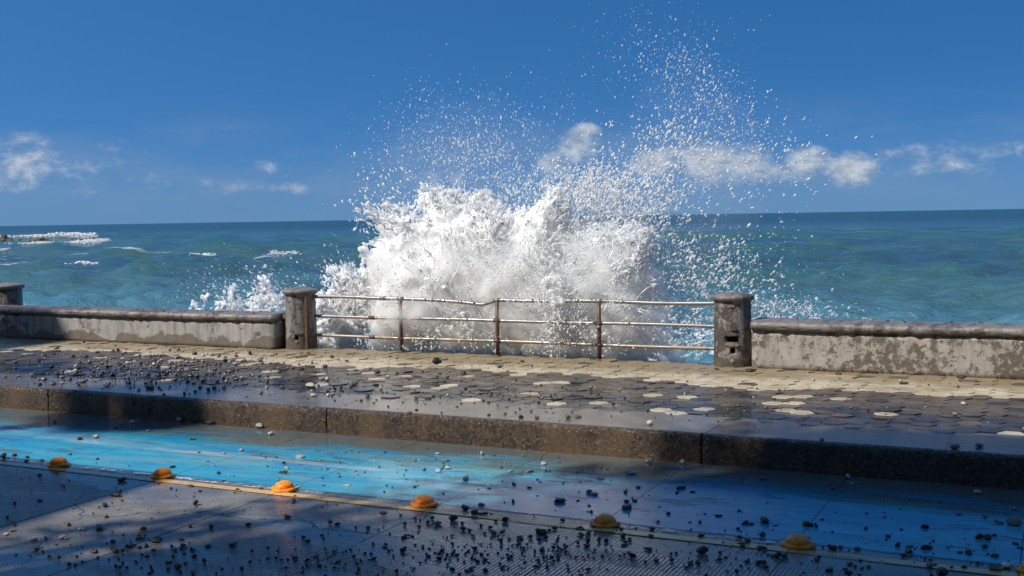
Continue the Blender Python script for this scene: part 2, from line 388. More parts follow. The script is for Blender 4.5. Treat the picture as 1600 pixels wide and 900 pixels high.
mt, nt, bs, out = material('rusty_galvanised_pipe')
p = nt.pos(); x, y, z = nt.xyz(p)
n = nt.noise(p, 9, 6, .7); n2 = nt.noise(nt.scale(p, (.4, 1, 1)), 5, 5, .7)
lo = nt.ramp(z, .15, .55, 0.09, -0.07)
r = nt.ramp(nt.m('ADD', n2, lo), .50, .66)
c = nt.mix(r, (0.25, 0.235, 0.225), (0.30, 0.21, 0.12)); c = nt.mix(nt.ramp(n, .54, .70, 0, .7), c, (0.075, 0.045, 0.028))
nt.set(bs.inputs['Base Color'], c); nt.set(bs.inputs['Metallic'], nt.m('MULTIPLY', nt.m('SUBTRACT', 1.0, r), .35)); nt.set(bs.inputs['Roughness'], nt.ramp(n, .3, .7, .22, .5))
bump(nt, bs, n, .4, .004); M['pipe'] = mt
mt, nt, bs, out = material('rusted_post')
p = nt.pos(); n = nt.noise(p, 14, 6, .7)
nt.set(bs.inputs['Base Color'], nt.mix(n, (0.035, 0.022, 0.016), (0.16, 0.085, 0.045))); bs.inputs['Roughness'].default_value = .5; bump(nt, bs, n, .6, .006); M['post'] = mt

mt, nt, bs, out = material('yellow_stud_plastic')
tc = nt.n('ShaderNodeTexCoord').outputs['Object']; n = nt.noise(tc, 26, 5, .7); n2 = nt.noise(nt.pos(), 9, 4, .6)
n3 = nt.noise(tc, 7, 6, .75)
c = nt.mix(nt.ramp(n2, .4, .7), (0.98, 0.25, 0.001), (0.99, 0.33, 0.002)); c = nt.mix(nt.ramp(n, .52, .66, 0, .85), c, (0.12, 0.04, 0.006))
c = nt.mix(nt.ramp(n3, .55, .7, 0, .6), c, (0.20, 0.075, 0.012)); nt.set(bs.inputs['Base Color'], c); nt.set(bs.inputs['Roughness'], nt.ramp(n3, .4, .65, .18, .55)); bump(nt, bs, nt.m('ADD', n, n3), .4, .006); M['stud'] = mt

def foam_mat(name, c0, c1, transl, alpha=1.0, bumpiness=0.6):
    mt = bpy.data.materials.new(name); mt.use_nodes = True; nt = NT(mt.node_tree); nt.t.nodes.clear()
    p = nt.pos(); n = nt.noise(p, 34, 5, .7)
    c = nt.mix(nt.ramp(n, .35, .65), c0, c1)
    b = nt.n('ShaderNodeBump', {'Height': n, 'Strength': bumpiness, 'Distance': .03})
    d = nt.n('ShaderNodeBsdfDiffuse', {'Color': c, 'Normal': b}); t = nt.n('ShaderNodeBsdfTranslucent', {'Color': c, 'Normal': b})
    mx = nt.n('ShaderNodeMixShader', {0: transl, 1: d.outputs[0], 2: t.outputs[0]})
    g = nt.n('ShaderNodeBsdfGlossy', {'Roughness': .3, 'Normal': b}); mx = nt.n('ShaderNodeMixShader', {0: .04, 1: mx.outputs[0], 2: g.outputs[0]})
    if not isinstance(alpha, float) or alpha < 1:
        tr = nt.n('ShaderNodeBsdfTransparent'); mx = nt.n('ShaderNodeMixShader', {0: alpha, 1: tr.outputs[0], 2: mx.outputs[0]})
    nt.n('ShaderNodeOutputMaterial', {'Surface': mx}); return mt
def sss_foam(name):
    mt, nt, bs, out = material(name); p = nt.pos(); n = nt.noise(p, 42, 5, .75)
    nt.set(bs.inputs['Base Color'], nt.mix(nt.ramp(n, .3, .7), (0.90, 0.92, 0.93), (0.985, 0.985, 0.98)))
    bs.inputs['Subsurface Weight'].default_value = 1.0; bs.inputs['Subsurface Radius'].default_value = (1, 1, 1); bs.inputs['Subsurface Scale'].default_value = .24
    bs.inputs['Roughness'].default_value = .55; bs.inputs['Specular IOR Level'].default_value = .3
    bump(nt, bs, n, .5, .02); return mt
M['burst'] = sss_foam('bursting_foam')
mt = bpy.data.materials.new('fine_water_mist'); mt.use_nodes = True; nt = NT(mt.node_tree); nt.t.nodes.clear()
vs = nt.n('ShaderNodeVolumeScatter', {'Color': (0.97, 0.985, 0.99), 'Density': 7.5, 'Anisotropy': -0.25})
nt.n('ShaderNodeOutputMaterial', {'Volume': vs}); M['mist'] = mt
mt = mt.copy(); mt.name = 'thin_spray_haze'; mt.node_tree.nodes['Volume Scatter'].inputs['Density'].default_value = .040; M['thin_mist'] = mt
M['foam'] = foam_mat('white_foam', (0.80, 0.82, 0.82), (0.93, 0.94, 0.94), .30)
M['veil'] = foam_mat('aerated_water_veil', (0.46, 0.51, 0.52), (0.62, 0.66, 0.66), .35, .80, .25)
M['drop'] = foam_mat('spray_drop', (0.92, 0.94, 0.95), (0.98, 0.98, 0.98), .48, 1.0, 0.0)
M['rock'] = stone_mat('dark_sea_rock', (0.02, 0.017, 0.014), (0.06, 0.05, 0.042), .6)

# ------------------------------------------------------------------ sea
def build_sea():
    h0 = CAM_H - SEA_Z
    na, nr = 520, 760
    angs = np.linspace(-YAW-math.radians(40), -YAW+math.radians(40), na)     # clockwise from +Y
    angs = -YAW + np.sinh(np.linspace(-1.9, 1.9, na))/np.sinh(1.9)*math.radians(75)
    inv = np.linspace(1/9.0, 0, nr-6)[:-1]
    near = 1/np.maximum(inv, 1e-9); near = near[near < 1500]
    D = np.concatenate([near, [1800, 2300, 3000, 4500, 8000, 14000, 30000]])
    # even steps on screen: dy = f*h/D, steps of about 1.2 px
    ypx = np.linspace(FOC*h0/30.0, FOC*h0/1600., 640)
    D = np.concatenate([[12, 15, 18, 21, 24, 27], FOC*h0/ypx, [1800, 2300, 3000, 4500, 8000, 14000, 30000]])
    A, DD = np.meshgrid(angs, D, indexing='ij')
    X = np.sin(A)*DD; Y = np.cos(A)*DD
    dstep = np.gradient(D)[None, :]*np.ones_like(A); astep = DD*np.gradient(angs)[:, None]
    step = np.maximum(np.abs(dstep), 0)
    Z = np.zeros_like(X); R = np.random.default_rng(3)
    for i in range(80):
        lam = 1.0*(26/1.0)**R.random(); th = R.normal(0, .55); k = 2*math.pi/lam
        kx, ky = k*math.sin(th), k*math.cos(th)
        amp = 0.0155*lam**0.68
        eff = np.abs(np.sin(A)*kx + np.cos(A)*ky)*dstep + np.abs(np.cos(A)*kx - np.sin(A)*ky)*np.abs(astep)
        ph = kx*X + ky*Y + R.random()*6.28
        Z += amp*np.clip(2.3-eff*1.0, 0, 1)*(np.sin(ph) + .25*np.sin(2*ph+.6))
    # swells coming in: rounded ridges along the shore
    for px, py, hgt, wid, ext in [(420, 400, 1.1, 4.0, 45), (1250, 405, .8, 5.0, 70), (1400, 440, .75, 4.0, 40), (60, 395, .8, 4, 40), (100, 375, 2.0, 8, 90), (1300, 372, .9, 9, 160), (700, 378, .8, 8, 200), (200, 440, .5, 3, 30)]:
        c = at_z(px, py, SEA_Z)
        dyy = Y - c[1] - 2.2*np.sin(X/37.+px) - .06*(X-c[0])
        Z += hgt*np.exp(-(dyy/wid)**2)*np.exp(-((X-c[0])/ext)**2)
    Z += SEA_Z
    Z[:, -7:] = SEA_Z
    idx = np.arange(A.size).reshape(A.shape)
    q = np.stack([idx[:-1, :-1], idx[1:, :-1], idx[1:, 1:], idx[:-1, 1:]], -1).reshape(-1, 4)
    V = np.stack([X, Y, Z], -1).reshape(-1, 3)
    # leave the strip under the promenade dry
    keep = (V[q].reshape(-1, 4, 3)[:, :, 1] > 14.6).all(1)
    me = mesh_np('sea', V, q[keep][:, ::-1])
    mt, nt, bs, out = material('sea_water')
    p = nt.pos(); x, y, z = nt.xyz(p)
    pat = nt.noise(nt.scale(p, (.010, .045, 0)), 1.0, 4, .55, .6)
    pat2 = nt.noise(nt.scale(p, (.03, .16, 0)), 1.0, 4, .55, .6)
    g = nt.m('MULTIPLY', nt.ramp(nt.m('ADD', nt.m('MULTIPLY', pat, .6), nt.m('MULTIPLY', pat2, .4)), .40, .62), nt.ramp(y, 220, 500, 1, .15))
    c = nt.mix(g, (0.032, 0.088, 0.142), (0.046, 0.116, 0.120))
    hi = nt.ramp(z, SEA_Z+.35, SEA_Z+1.1)
    c = nt.mix(nt.m('MULTIPLY', hi, .5), c, (0.035, 0.13, 0.115))
    c = nt.mix(nt.ramp(y, 30, 95, .85, 0), c, (0.095, 0.25, 0.33))
    c = nt.mix(nt.ramp(y, 150, 900, 0, .8), c, (0.018, 0.066, 0.105))
    # foam left on the water near the wall
    cx = at_z(1130, 520, SEA_Z)
    fx = nt.m('DIVIDE', nt.m('SUBTRACT', x, float(cx[0])), 13.0); fy = nt.m('DIVIDE', nt.m('SUBTRACT', y, float(cx[1])-6), 15.0)
    rad = nt.m('SUBTRACT', 1.0, nt.m('ADD', nt.m('MULTIPLY', fx, fx), nt.m('MULTIPLY', fy, fy)), clamp=True)
    fo = nt.noise(nt.scale(p, (.8, 1.0, 0)), 1.5, 7, .72, .8)
    fm = nt.m('MULTIPLY', nt.ramp(nt.m('ADD', fo, nt.m('MULTIPLY', rad, .14)), .62, .74), nt.ramp(rad, 0, .4))
    # streaks of old foam on the left, near the rocks
    lx = at_z(40, 415, SEA_Z)
    ux = nt.m('DIVIDE', nt.m('SUBTRACT', x, float(lx[0])), 40.0); uy = nt.m('DIVIDE', nt.m('SUBTRACT', y, float(lx[1])), 34.0)
    lr = nt.m('SUBTRACT', 1.0, nt.m('ADD', nt.m('MULTIPLY', ux, ux), nt.m('MULTIPLY', uy, uy)), clamp=True)
    ls = nt.noise(nt.scale(p, (.035, .22, 0)), 1.0, 6, .68, .5)
    lm = nt.m('MULTIPLY', nt.ramp(ls, .58, .66), nt.ramp(lr, 0, .35))
    fm = nt.m('MAXIMUM', fm, nt.m('MULTIPLY', lm, .8))
    c = nt.mix(fm, c, (0.80, 0.84, 0.85))
    nt.set(bs.inputs['Base Color'], c); nt.set(bs.inputs['Roughness'], nt.m('ADD', nt.ramp(y, 60, 700, .07, .32), nt.m('MULTIPLY', fm, .5)))
    bs.inputs['IOR'].default_value = 1.333
    b1 = nt.noise(nt.scale(p, (.40, 1.2, 1)), 1.5, 7, .7, .5); b2 = nt.noise(nt.scale(p, (.10, .30, 1)), 1.0, 5, .6, .4)
    b3 = nt.noise(nt.scale(p, (.7, 1.6, 1)), 4.2, 4, .7)
    hgt = nt.m('ADD', nt.m('MULTIPLY', b1, nt.ramp(y, 40, 400, .5, .42)), nt.m('ADD', nt.m('MULTIPLY', b3, nt.ramp(y, 60, 250, .16, .0)), nt.m('MULTIPLY', b2, nt.ramp(y, 80, 500, .5, 2.2))))
    bump(nt, bs, hgt, 1.0, 1.0)
    o = link('sea', me, mt, smooth=True); tag(o, kind='structure'); return o
build_sea()

# ------------------------------------------------------------------ ground, road, lane, lines
bm = bmesh.new(); box(bm, -90, 60, -70, 9.86, -3.2, ROAD_Z-.05); ground = link('ground', from_bm('ground', bm), M['road']); tag(ground, kind='structure')
road = empty('road', (0, 0, ROAD_Z)); tag(road, kind='structure')
XJ = [-30.5, -29.1, -27.7, -26.3, -24.9, -23.5, -22.1, -20.7, -19.35, -18., -16.6, -15.2, -13.85, -12.45, -11.1, -9.75, -8.40, -7.04, -5.77, -4.34, -2.98, -1.60, -.22, 1.15, 2.5, 3.9, 5.3, 6.7]
YJ = [1.5, 4.12, 6.72, 9.775]
G = .0018
road_quads = []
for (y0, y1) in zip(YJ, YJ[1:]):
    for (x0, x1) in zip(XJ, XJ[1:]):
        bm = bmesh.new(); a, b, c, d = x0+G, x1-G, y0+G, y1-(G if y1 < 9 else 0)
        z = [rng.uniform(-.003, .003) if y1 < 9 else 0 for _ in range(4)]
        top = [bm.verts.new(v) for v in ((a, c, z[0]), (b, c, z[1]), (b, d, z[2]), (a, d, z[3]))]
        low = [bm.verts.new((v.co.x, v.co.y, -.049)) for v in top]
        bm.faces.new(top)
        for i in range(4): bm.faces.new((top[i], low[i], low[(i+1) % 4], top[(i+1) % 4]))
        e = [e for e in bm.edges if e.verts[0] in top and e.verts[1] in top]
        bmesh.ops.bevel(bm, geom=e, offset=.003, segments=2, affect='EDGES')
        link('concrete_slab', from_bm('concrete_slab', bm), M['road'], road)
def strips(name, y0, y1, z, mat):
    V, Q = [], []
    for x0, x1 in zip(XJ, XJ[1:]):
        n = len(V); V += [(x0+.003, y0, z), (x1-.003, y0, z), (x1-.003, y1, z), (x0+.003, y1, z)]; Q.append((n, n+1, n+2, n+3))
    o = link(name, mesh_np(name, V, Q), mat); tag(o, kind='structure'); return o
strips('bike_lane', 7.56, 9.74, ROAD_Z+.004, M['lane'])
strips('yellow_lane_line', 7.385, 7.485, ROAD_Z+.006, M['yline'])
strips('flaking_white_line', 7.53, 7.60, ROAD_Z+.008, M['wline'])
strips('faded_white_line', 8.42, 8.53, ROAD_Z+.008, M['wline2'])

# ------------------------------------------------------------------ kerb
kerb = empty('kerb', (0, 9.78, 0)); tag(kerb, kind='structure')
KX = [-31., -27., -23., -19., -14.93, -10.92, -6.90, -2.88, 1.12, 5.1]
for k, (x0, x1) in enumerate(zip(KX, KX[1:])):
    fine = -16 < x0 < 0
    nx = 170 if fine else 20
    xs = np.linspace(x0+.007, x1-.007, nx)
    prof = [(0.0, -.30)] + [(0.002*i/8, -.26+.235*i/8) for i in range(9)] + [(.008, -.012), (.020, -.004), (.034, 0.0), (.06, .001), (.075, -.004), (.075, -.30)]
    V = []
    for i, xx in enumerate(xs):
        for j, (yy, z2) in enumerate(prof):
            d = rng.gauss(0, .0026) if 0 < j < len(prof)-3 else 0
            w_ = .006*math.sin(xx*2.1+k)+.004*math.sin(xx*7.3)
            V.append((xx, yy+d+w_*.6, z2+(rng.gauss(0, .0022) if j > 7 and j < len(prof)-2 else 0)))
    n = len(prof); Q = [(i*n+j, (i+1)*n+j, (i+1)*n+j+1, i*n+j+1) for i in range(nx-1) for j in range(n-1)]
    me = mesh_np('kerb_block', V, Q)
    bm = bmesh.new(); bm.from_mesh(me); bm.verts.ensure_lookup_table()
    bm.faces.new([bm.verts[j] for j in range(n)]); bm.faces.new([bm.verts[(nx-1)*n+j] for j in range(n)][::-1]); bm.to_mesh(me); bm.free()
    link('kerb_block', me, M['kerb'], kerb)

# ------------------------------------------------------------------ pavement: apron slabs and hexagonal pavers
pave = empty('pavement', (0, 12, 0)); tag(pave, kind='structure')
bm = bmesh.new(); box(bm, -45, 15, 9.862, 14.62, -3.3, -.0085)
link('bedding', from_bm('bedding', bm), M['grout'], pave)
ax = [-31 + 2.01*i for i in range(19)]
for x0, x1 in zip(ax, ax[1:]):
    bm = bmesh.new(); box(bm, x0+.0015, x1-.0015, 9.863, 10.72, -.011, rng.uniform(.0, .002), .003)
    link('apron_slab', from_bm('apron_slab', bm), M['apron'], pave)
HS = .127; HW = HS*1.5; HH = HS*math.sqrt(3)
def hex_mesh(var):
    bm = bmesh.new(); r0, r1 = HS-.0055, HS-.011
    R = random.Random(var); tl = [R.uniform(-.0035, .0035) for _ in range(2)]
    rim, top, low = [], [], []
    for i in range(6):
        a = math.pi/3*i; c, s = math.cos(a), math.sin(a); tz = tl[0]*c + tl[1]*s; k = 1 + R.uniform(-.012, .012)
        low.append(bm.verts.new((r0*c*k, r0*s*k, -.014))); rim.append(bm.verts.new((r0*c*k, r0*s*k, -.003+tz))); top.append(bm.verts.new((r1*c*k, r1*s*k, tz)))
    bm.faces.new(top)
    for i in range(6):
        j = (i+1) % 6; bm.faces.new((rim[i], rim[j], top[j], top[i])); bm.faces.new((low[i], low[j], rim[j], rim[i]))
    return from_bm('hex_tile', bm)
HV = {}
for key in ('tile_cream', 'tile_grey', 'tile_dark'):
    for v in range(6):
        me = hex_mesh(v); me.materials.append(M[key]); HV[(key, v)] = me
tiles = []
for i in range(int(-34/HW), int(6/HW)):
    for j in range(48, 70):
        x = i*HW; y = j*HH + (HH/2 if i % 2 else 0)
        if y < 10.60 or y > 14.50: continue
        b1 = 12.86 + .20*math.sin(x*.9+.8) + .12*math.sin(x*2.3); b2 = 11.62 + .16*math.sin(x*1.1+2) + .10*math.sin(x*2.9+1)
        y0 = 10.66
        if y < y0: continue
        r = rng.random()
        key = 'tile_cream' if y > b1 else ('tile_grey' if y > b2 else 'tile_dark')
        if key == 'tile_grey' and r < .06: key = 'tile_dark'
        elif key == 'tile_grey' and r < .12: key = 'tile_cream'
        elif key == 'tile_dark' and r < .05: key = 'tile_cream'
        elif key == 'tile_dark' and r < .13: key = 'tile_grey'
        elif key == 'tile_cream' and r < .03: key = 'tile_grey'
        z = rng.gauss(.001, .0026) + (rng.uniform(.004, .010) if rng.random() < .07 else 0)
        v = np.array([x, y, 0])-EYE; dep = v@F_; px = 800+FOC*(v@R_)/dep; py = 450-FOC*(v@U_)/dep
        area = (FOC/dep)**2*(CAM_H/dep) if -20 < px < 1620 else 0
        tiles.append((area, x, y, z, key, rng.randrange(6), rng.randrange(6)*math.pi/3))
for k in [at_z(1250, 647, 0), at_z(1598, 668, 0), at_z(1040, 640, 0)]:     # lone white pavers in the dark band
    t = min(range(len(tiles)), key=lambda q: (tiles[q][1]-k[0])**2+(tiles[q][2]-k[1])**2)
    a = list(tiles[t]); a[4] = 'tile_cream'; a[3] = .005; tiles[t] = tuple(a)
tiles.sort(key=lambda t: -t[0])
for a, x, y, z, key, v, rot in tiles[:300]:
    o = bpy.data.objects.new('hex_tile', HV[(key, v)]); C.objects.link(o); o.parent = pave; o.location = (x, y-12, z); o.rotation_euler.z = rot
rest = bmesh.new(); mats = ['tile_cream', 'tile_grey', 'tile_dark']
for a, x, y, z, key, v, rot in tiles[300:]:
    n0 = len(rest.faces); tmp = HV[(key, v)].copy(); tmp.transform(Matrix.Translation((x, y-12, z))@Matrix.Rotation(rot, 4, 'Z'))
    rest.from_mesh(tmp); bpy.data.meshes.remove(tmp); rest.faces.ensure_lookup_table()
    for f in rest.faces[n0:]: f.material_index = mats.index(key)
me = from_bm('paving_field', rest)
for k in mats: me.materials.append(M[k])
o = link('paving_field', me, None, pave); o['kind'] = 'stuff'
for o in pave.children:
    if o.name.startswith(('bedding', 'apron')): o.location = (0, -12, 0)
for o in kerb.children: o.location = (0, 0, 0)
# sea wall below the promenade edge
bm = bmesh.new(); box(bm, -45, 15, 14.625, 14.80, -3.6, -.03, .02)
tag(link('sea_wall', from_bm('sea_wall', bm), M['wall_right']), kind='structure')

# ------------------------------------------------------------------ parapet walls
def coping_mesh(x0, x1, yf, yb, z, seed):
    """long coping with a rounded nosing on both sides"""
    R = random.Random(seed); n = max(4, int((x1-x0)/.06)); prof = []
    zt, zb = z, z-.115; over = .055; rad = .05
    for a in range(-80, 91, 17): prof.append((yf-over+rad-rad*math.cos(math.radians(a)), zt-rad-.008+rad*1.05*math.sin(math.radians(a))))
    prof += [(yf+.10, zt+.002), ((yf+yb)/2, zt+.006), (yb-.10, zt+.002)]
    for a in range(90, -81, -34): prof.append((yb+over-rad+rad*math.cos(math.radians(a)), zt-rad-.008+rad*1.05*math.sin(math.radians(a))))
    prof += [(yb, zb), (yf+.002, zb)]
    V = []; k = len(prof); off = [0.0]*k
    for i in range(n+1):
        xx = x0+(x1-x0)*i/n; s = .006*math.sin(xx*1.7+seed)+.004*math.sin(xx*5.1)
        for j, (yy, zz) in enumerate(prof):
            e = R.gauss(0, .0034); V.append((xx, yy+e, zz+e+s*.5))
    Q = [(i*k+j, i*k+(j+1) % k, (i+1)*k+(j+1) % k, (i+1)*k+j) for i in range(n) for j in range(k)]
    me = mesh_np('coping', V, Q); bm = bmesh.new(); bm.from_mesh(me)
    bmesh.ops.holes_fill(bm, edges=[e for e in bm.edges if e.is_boundary]); bmesh.ops.recalc_face_normals(bm, faces=bm.faces)
    bm.to_mesh(me); bm.free(); return me
def wall_mesh(x0, x1, yf, yb, z0, z1, seed):
    R = random.Random(seed); nx = int((x1-x0)/.08)+1; nz = 7; V = []
    for i in range(nx+1):
        for j in range(nz+1):
            xx = x0+(x1-x0)*i/nx; V.append((xx, yf+R.gauss(0, .0025)+.005*math.sin(xx*1.3), z0+(z1-z0)*j/nz))
    Q = [(i*(nz+1)+j, (i+1)*(nz+1)+j, (i+1)*(nz+1)+j+1, i*(nz+1)+j+1) for i in range(nx) for j in range(nz)]
    me = mesh_np('wall_body', V, Q); bm = bmesh.new(); bm.from_mesh(me)
    r = bmesh.ops.extrude_edge_only(bm, edges=[e for e in bm.edges if e.is_boundary])
    for v in [g for g in r['geom'] if isinstance(g, bmesh.types.BMVert)]: v.co.y = yb
    bmesh.ops.holes_fill(bm, edges=[e for e in bm.edges if e.is_boundary]); bmesh.ops.recalc_face_normals(bm, faces=bm.faces)
    bm.to_mesh(me); bm.free(); return me
def parapet(label, x0, x1, yf, yb, z, mat, seed):
    t = empty('parapet_wall', ((x0+x1)/2, yf, 0)); tag(t, label, 'wall', 'parapet walls along the sea')
    off = Matrix.Translation((-(x0+x1)/2, -yf, 0))
    for nm, me, mt in (('wall_body', wall_mesh(x0, x1, yf, yb, -.01, z-.113, seed), mat), ('coping', coping_mesh(x0-.005, x1+.005, yf, yb, z, seed), M['coping'])):
        me.transform(off); link(nm, me, mt, t, nm == 'coping')
    return t, off
wl, off = parapet('low pale peeling sea wall with rounded coping left of the railing', -16.72, -10.86, 14.08, 14.60, .535, M['wall_left'], 1)
bm = bmesh.new(); box(bm, -10.857, -10.66, 14.34, 14.60, -.01, .435, .008); me = from_bm('recessed_link', bm); me.transform(off); link('recessed_link', me, M['hole'], wl)  # shade beside the wall end is painted in by the dark material
me = coping_mesh(-10.852, -10.66, 14.30, 14.60, .528, 9); me.transform(off); link('link_coping', me, M['hole'], wl, True)  # same painted shade carried over the link's coping
bm = bmesh.new(); box(bm, -24, -16.73, 14.16, 14.60, -.01, .42, .008); me = from_bm('wall_continuation', bm); me.transform(off); link('wall_continuation', me, M['wall_left'], wl)
me = coping_mesh(-24, -16.735, 14.16, 14.60, .532, 5); me.transform(off); link('coping', me, M['coping'], wl, True)
parapet('low mottled brown and grey sea wall right of the slotted pillar', -3.535, 4.5, 14.25, 14.82, .60, M['wall_right'], 2)

# ------------------------------------------------------------------ pillars
def lathe(prof, seg=64, jitter=0.0, seed=0):
    R = random.Random(seed); V = []
    for r, z in prof:
        for k in range(seg):
            a = 2*math.pi*k/seg; e = 1+R.gauss(0, jitter); V.append((r*e*math.cos(a), r*e*math.sin(a), z))
    Q = [(i*seg+k, i*seg+(k+1) % seg, (i+1)*seg+(k+1) % seg, (i+1)*seg+k) for i in range(len(prof)-1) for k in range(seg)]
    return V, Q
def pillar(label, x, y, r, h, holes, seed):
    t = empty('pillar', (x, y, 0)); tag(t, label, 'pillar', 'round concrete pillars of the sea wall')
    toeye = math.atan2(-y, -x)                     # direction from the pillar to the pavement viewer
    zs = sorted(set([round(-.01+(h-.10)*i/26, 4) for i in range(27)] + [z for H in holes for z in H[2:4]]))
    seg = 96
    V, Q = lathe([(r*(1.03-.05*max(0, z)/h), z) for z in zs], seg, .004, seed)
    me = mesh_np('shaft', V, Q); bm = bmesh.new(); bm.from_mesh(me); bm.faces.ensure_lookup_table()
    for a0, a1, z0, z1 in holes:
        fs = []
        for f in bm.faces:
            c = f.calc_center_median()
            if not (z0 < c.z < z1) or math.hypot(c.x, c.y) < r*.85: continue
            da = (math.atan2(c.y, c.x)-toeye+math.pi) % (2*math.pi)-math.pi
            if a0 < da < a1: fs.append(f)
        g = bmesh.ops.extrude_face_region(bm, geom=fs); bmesh.ops.delete(bm, geom=fs, context='FACES')
        for v in [q for q in g['geom'] if isinstance(q, bmesh.types.BMVert)]:
            v.co.x *= .45; v.co.y *= .45
        for f in [q for q in g['geom'] if isinstance(q, bmesh.types.BMFace)]:
            f.material_index = 1
            for e in f.edges:
                for q in e.link_faces: q.material_index = 1
    bm.to_mesh(me); bm.free(); me.materials.append(M['pillar']); me.materials.append(M['hole'])
    s = link('shaft', me, None, t, True)
    z0 = h-.115
    cp = [(r*.97, z0), (r*1.06, z0+.004), (r*1.15, z0+.018), (r*1.19, z0+.040), (r*1.18, z0+.062), (r*1.11, z0+.075), (r*.8, z0+.092), (r*.4, z0+.108), (.001, z0+.115)]
    V, Q = lathe(cp, 64, .010, seed+5); me = mesh_np('cap', V, Q); link('cap', me, M['coping'], t, True)
    return t
pl = pillar('stained round pillar with one small square hole, left end of the railing', -10.56, 14.36, .232, .95, [(-.42, -.20, .15, .22)], 3)
pr = pillar('round pillar with a wide slot and a small square hole, right end of the railing', -3.83, 14.45, .236, .955, [(-.46, .34, .325, .40), (-.10, .12, .185, .255)], 4)
pillar('shaded pillar behind the far left end of the wall', -17.34, 14.72, .25, .93, [], 6)
# broken render round the slot
V, Q = [], []
def patch(t, x, y, r, a0, a1, z0, z1, seed, mat, name='broken_render'):
    R = random.Random(seed); toeye = math.atan2(-y, -x); V = []; na, nz = 10, 8
    for j in range(nz+1):
        for i in range(na+1):
            u, v = i/na*2-1, j/nz*2-1; k = 1+R.uniform(-.12, .12); e = max(0, 1-(u*u+v*v)*.5)
            a = toeye+(a0+a1)/2+(a1-a0)/2*u*math.sqrt(1-v*v/2)*k; z = (z0+z1)/2+(z1-z0)/2*v*math.sqrt(1-u*u/2)*k
            rr = r+.004+.014*e*R.uniform(.3, 1)
            V.append((rr*math.cos(a), rr*math.sin(a), z))
    Q = [(j*(na+1)+i, j*(na+1)+i+1, (j+1)*(na+1)+i+1, (j+1)*(na+1)+i) for j in range(nz) for i in range(na)]
    o = link(name, mesh_np(name, V, Q), mat, t, True); md = o.modifiers.new('thick', 'SOLIDIFY'); md.thickness = .02; md.offset = -1
patch(pr, -3.83, 14.45, .236, -.44, .36, .262, .322, 1, M['break'])
patch(pr, -3.83, 14.45, .234, -.26, .10, .86-.10, .86-.05, 2, M['break'])
patch(pr, -3.83, 14.45, .237, -.15, .10, .05, .12, 3, M['break'])
patch(pr, -3.83, 14.45, .236, -.15, .30, .46, .50, 5, M['hole'])
patch(pl, -10.56, 14.36, .232, -.42, -.20, .095, .14, 4, M['break'])
# flat steel upright that carries the rail ends on the left pillar
bm = bmesh.new(); box(bm, .19, .232, -.17, -.10, .0, .82, .004)
link('bracket', from_bm('bracket', bm), M['post'], pl)

# ------------------------------------------------------------------ railing
rail = empty('railing', (-7.2, 14.45, 0)); tag(rail, 'three-bar rusty pipe railing with a bent top bar between two pillars', 'railing')
RO = Vector((-7.2, 14.45, 0))
PX = [-10.36, -8.80, -7.22, -5.68, -4.04]
def yy(x): return 14.40 + .08*(x+10)/6
def railpts(x0, x1, zf, step=.06):
    n = max(2, int((x1-x0)/step)); return [Vector((x0+(x1-x0)*i/n, yy(x0+(x1-x0)*i/n), zf(x0+(x1-x0)*i/n)))-RO for i in range(n+1)]
def top_z(x):
    z = .795+.008*math.sin(x*3)
    if -8.8 < x < -7.22:
        u = (x+8.8)/1.58
        z -= .075*min(1, u/.86)**1.4 if u < .86 else .075*(1-u)/.14
    return z
for k, (zf, rd) in enumerate([(top_z, .026), (lambda x: .500+.004*math.sin(x*2.2), .023), (lambda x: .205+.004*math.sin(x*1.7+1), .023)]):
    for a, b in zip(PX, PX[1:]):
        bm = bmesh.new(); tube(bm, railpts(a+.003, b-.003, zf, .04), rd, 12); me = from_bm('rail', bm)
        link('rail', me, M['pipe'], rail, True)
    for a in PX[1:-1] + [-9.1 if k == 0 else -9.3]:
        bm = bmesh.new(); c = Vector((a, yy(a), zf(a)))-RO
        tube(bm, [c-Vector((.05, 0, 0)), c+Vector((.05, 0, 0))], rd+.006, 12); link('pipe_collar', from_bm('pipe_collar', bm), M['post'] if k else M['pipe'], rail, True)
for a in PX[1:-1]:
    bm = bmesh.new(); c = Vector((a, yy(a)+.0, 0))-RO
    tube(bm, [c+Vector((0, 0, -.01)), c+Vector((0, 0, .4)), c+Vector((.0, 0, top_z(a)-.005))], [.030, .028, .027], 12)
    tube(bm, [c+Vector((0, 0, -.005)), c+Vector((0, 0, .012))], .06, 14); link('post', from_bm('post', bm), M['post'], rail, True)

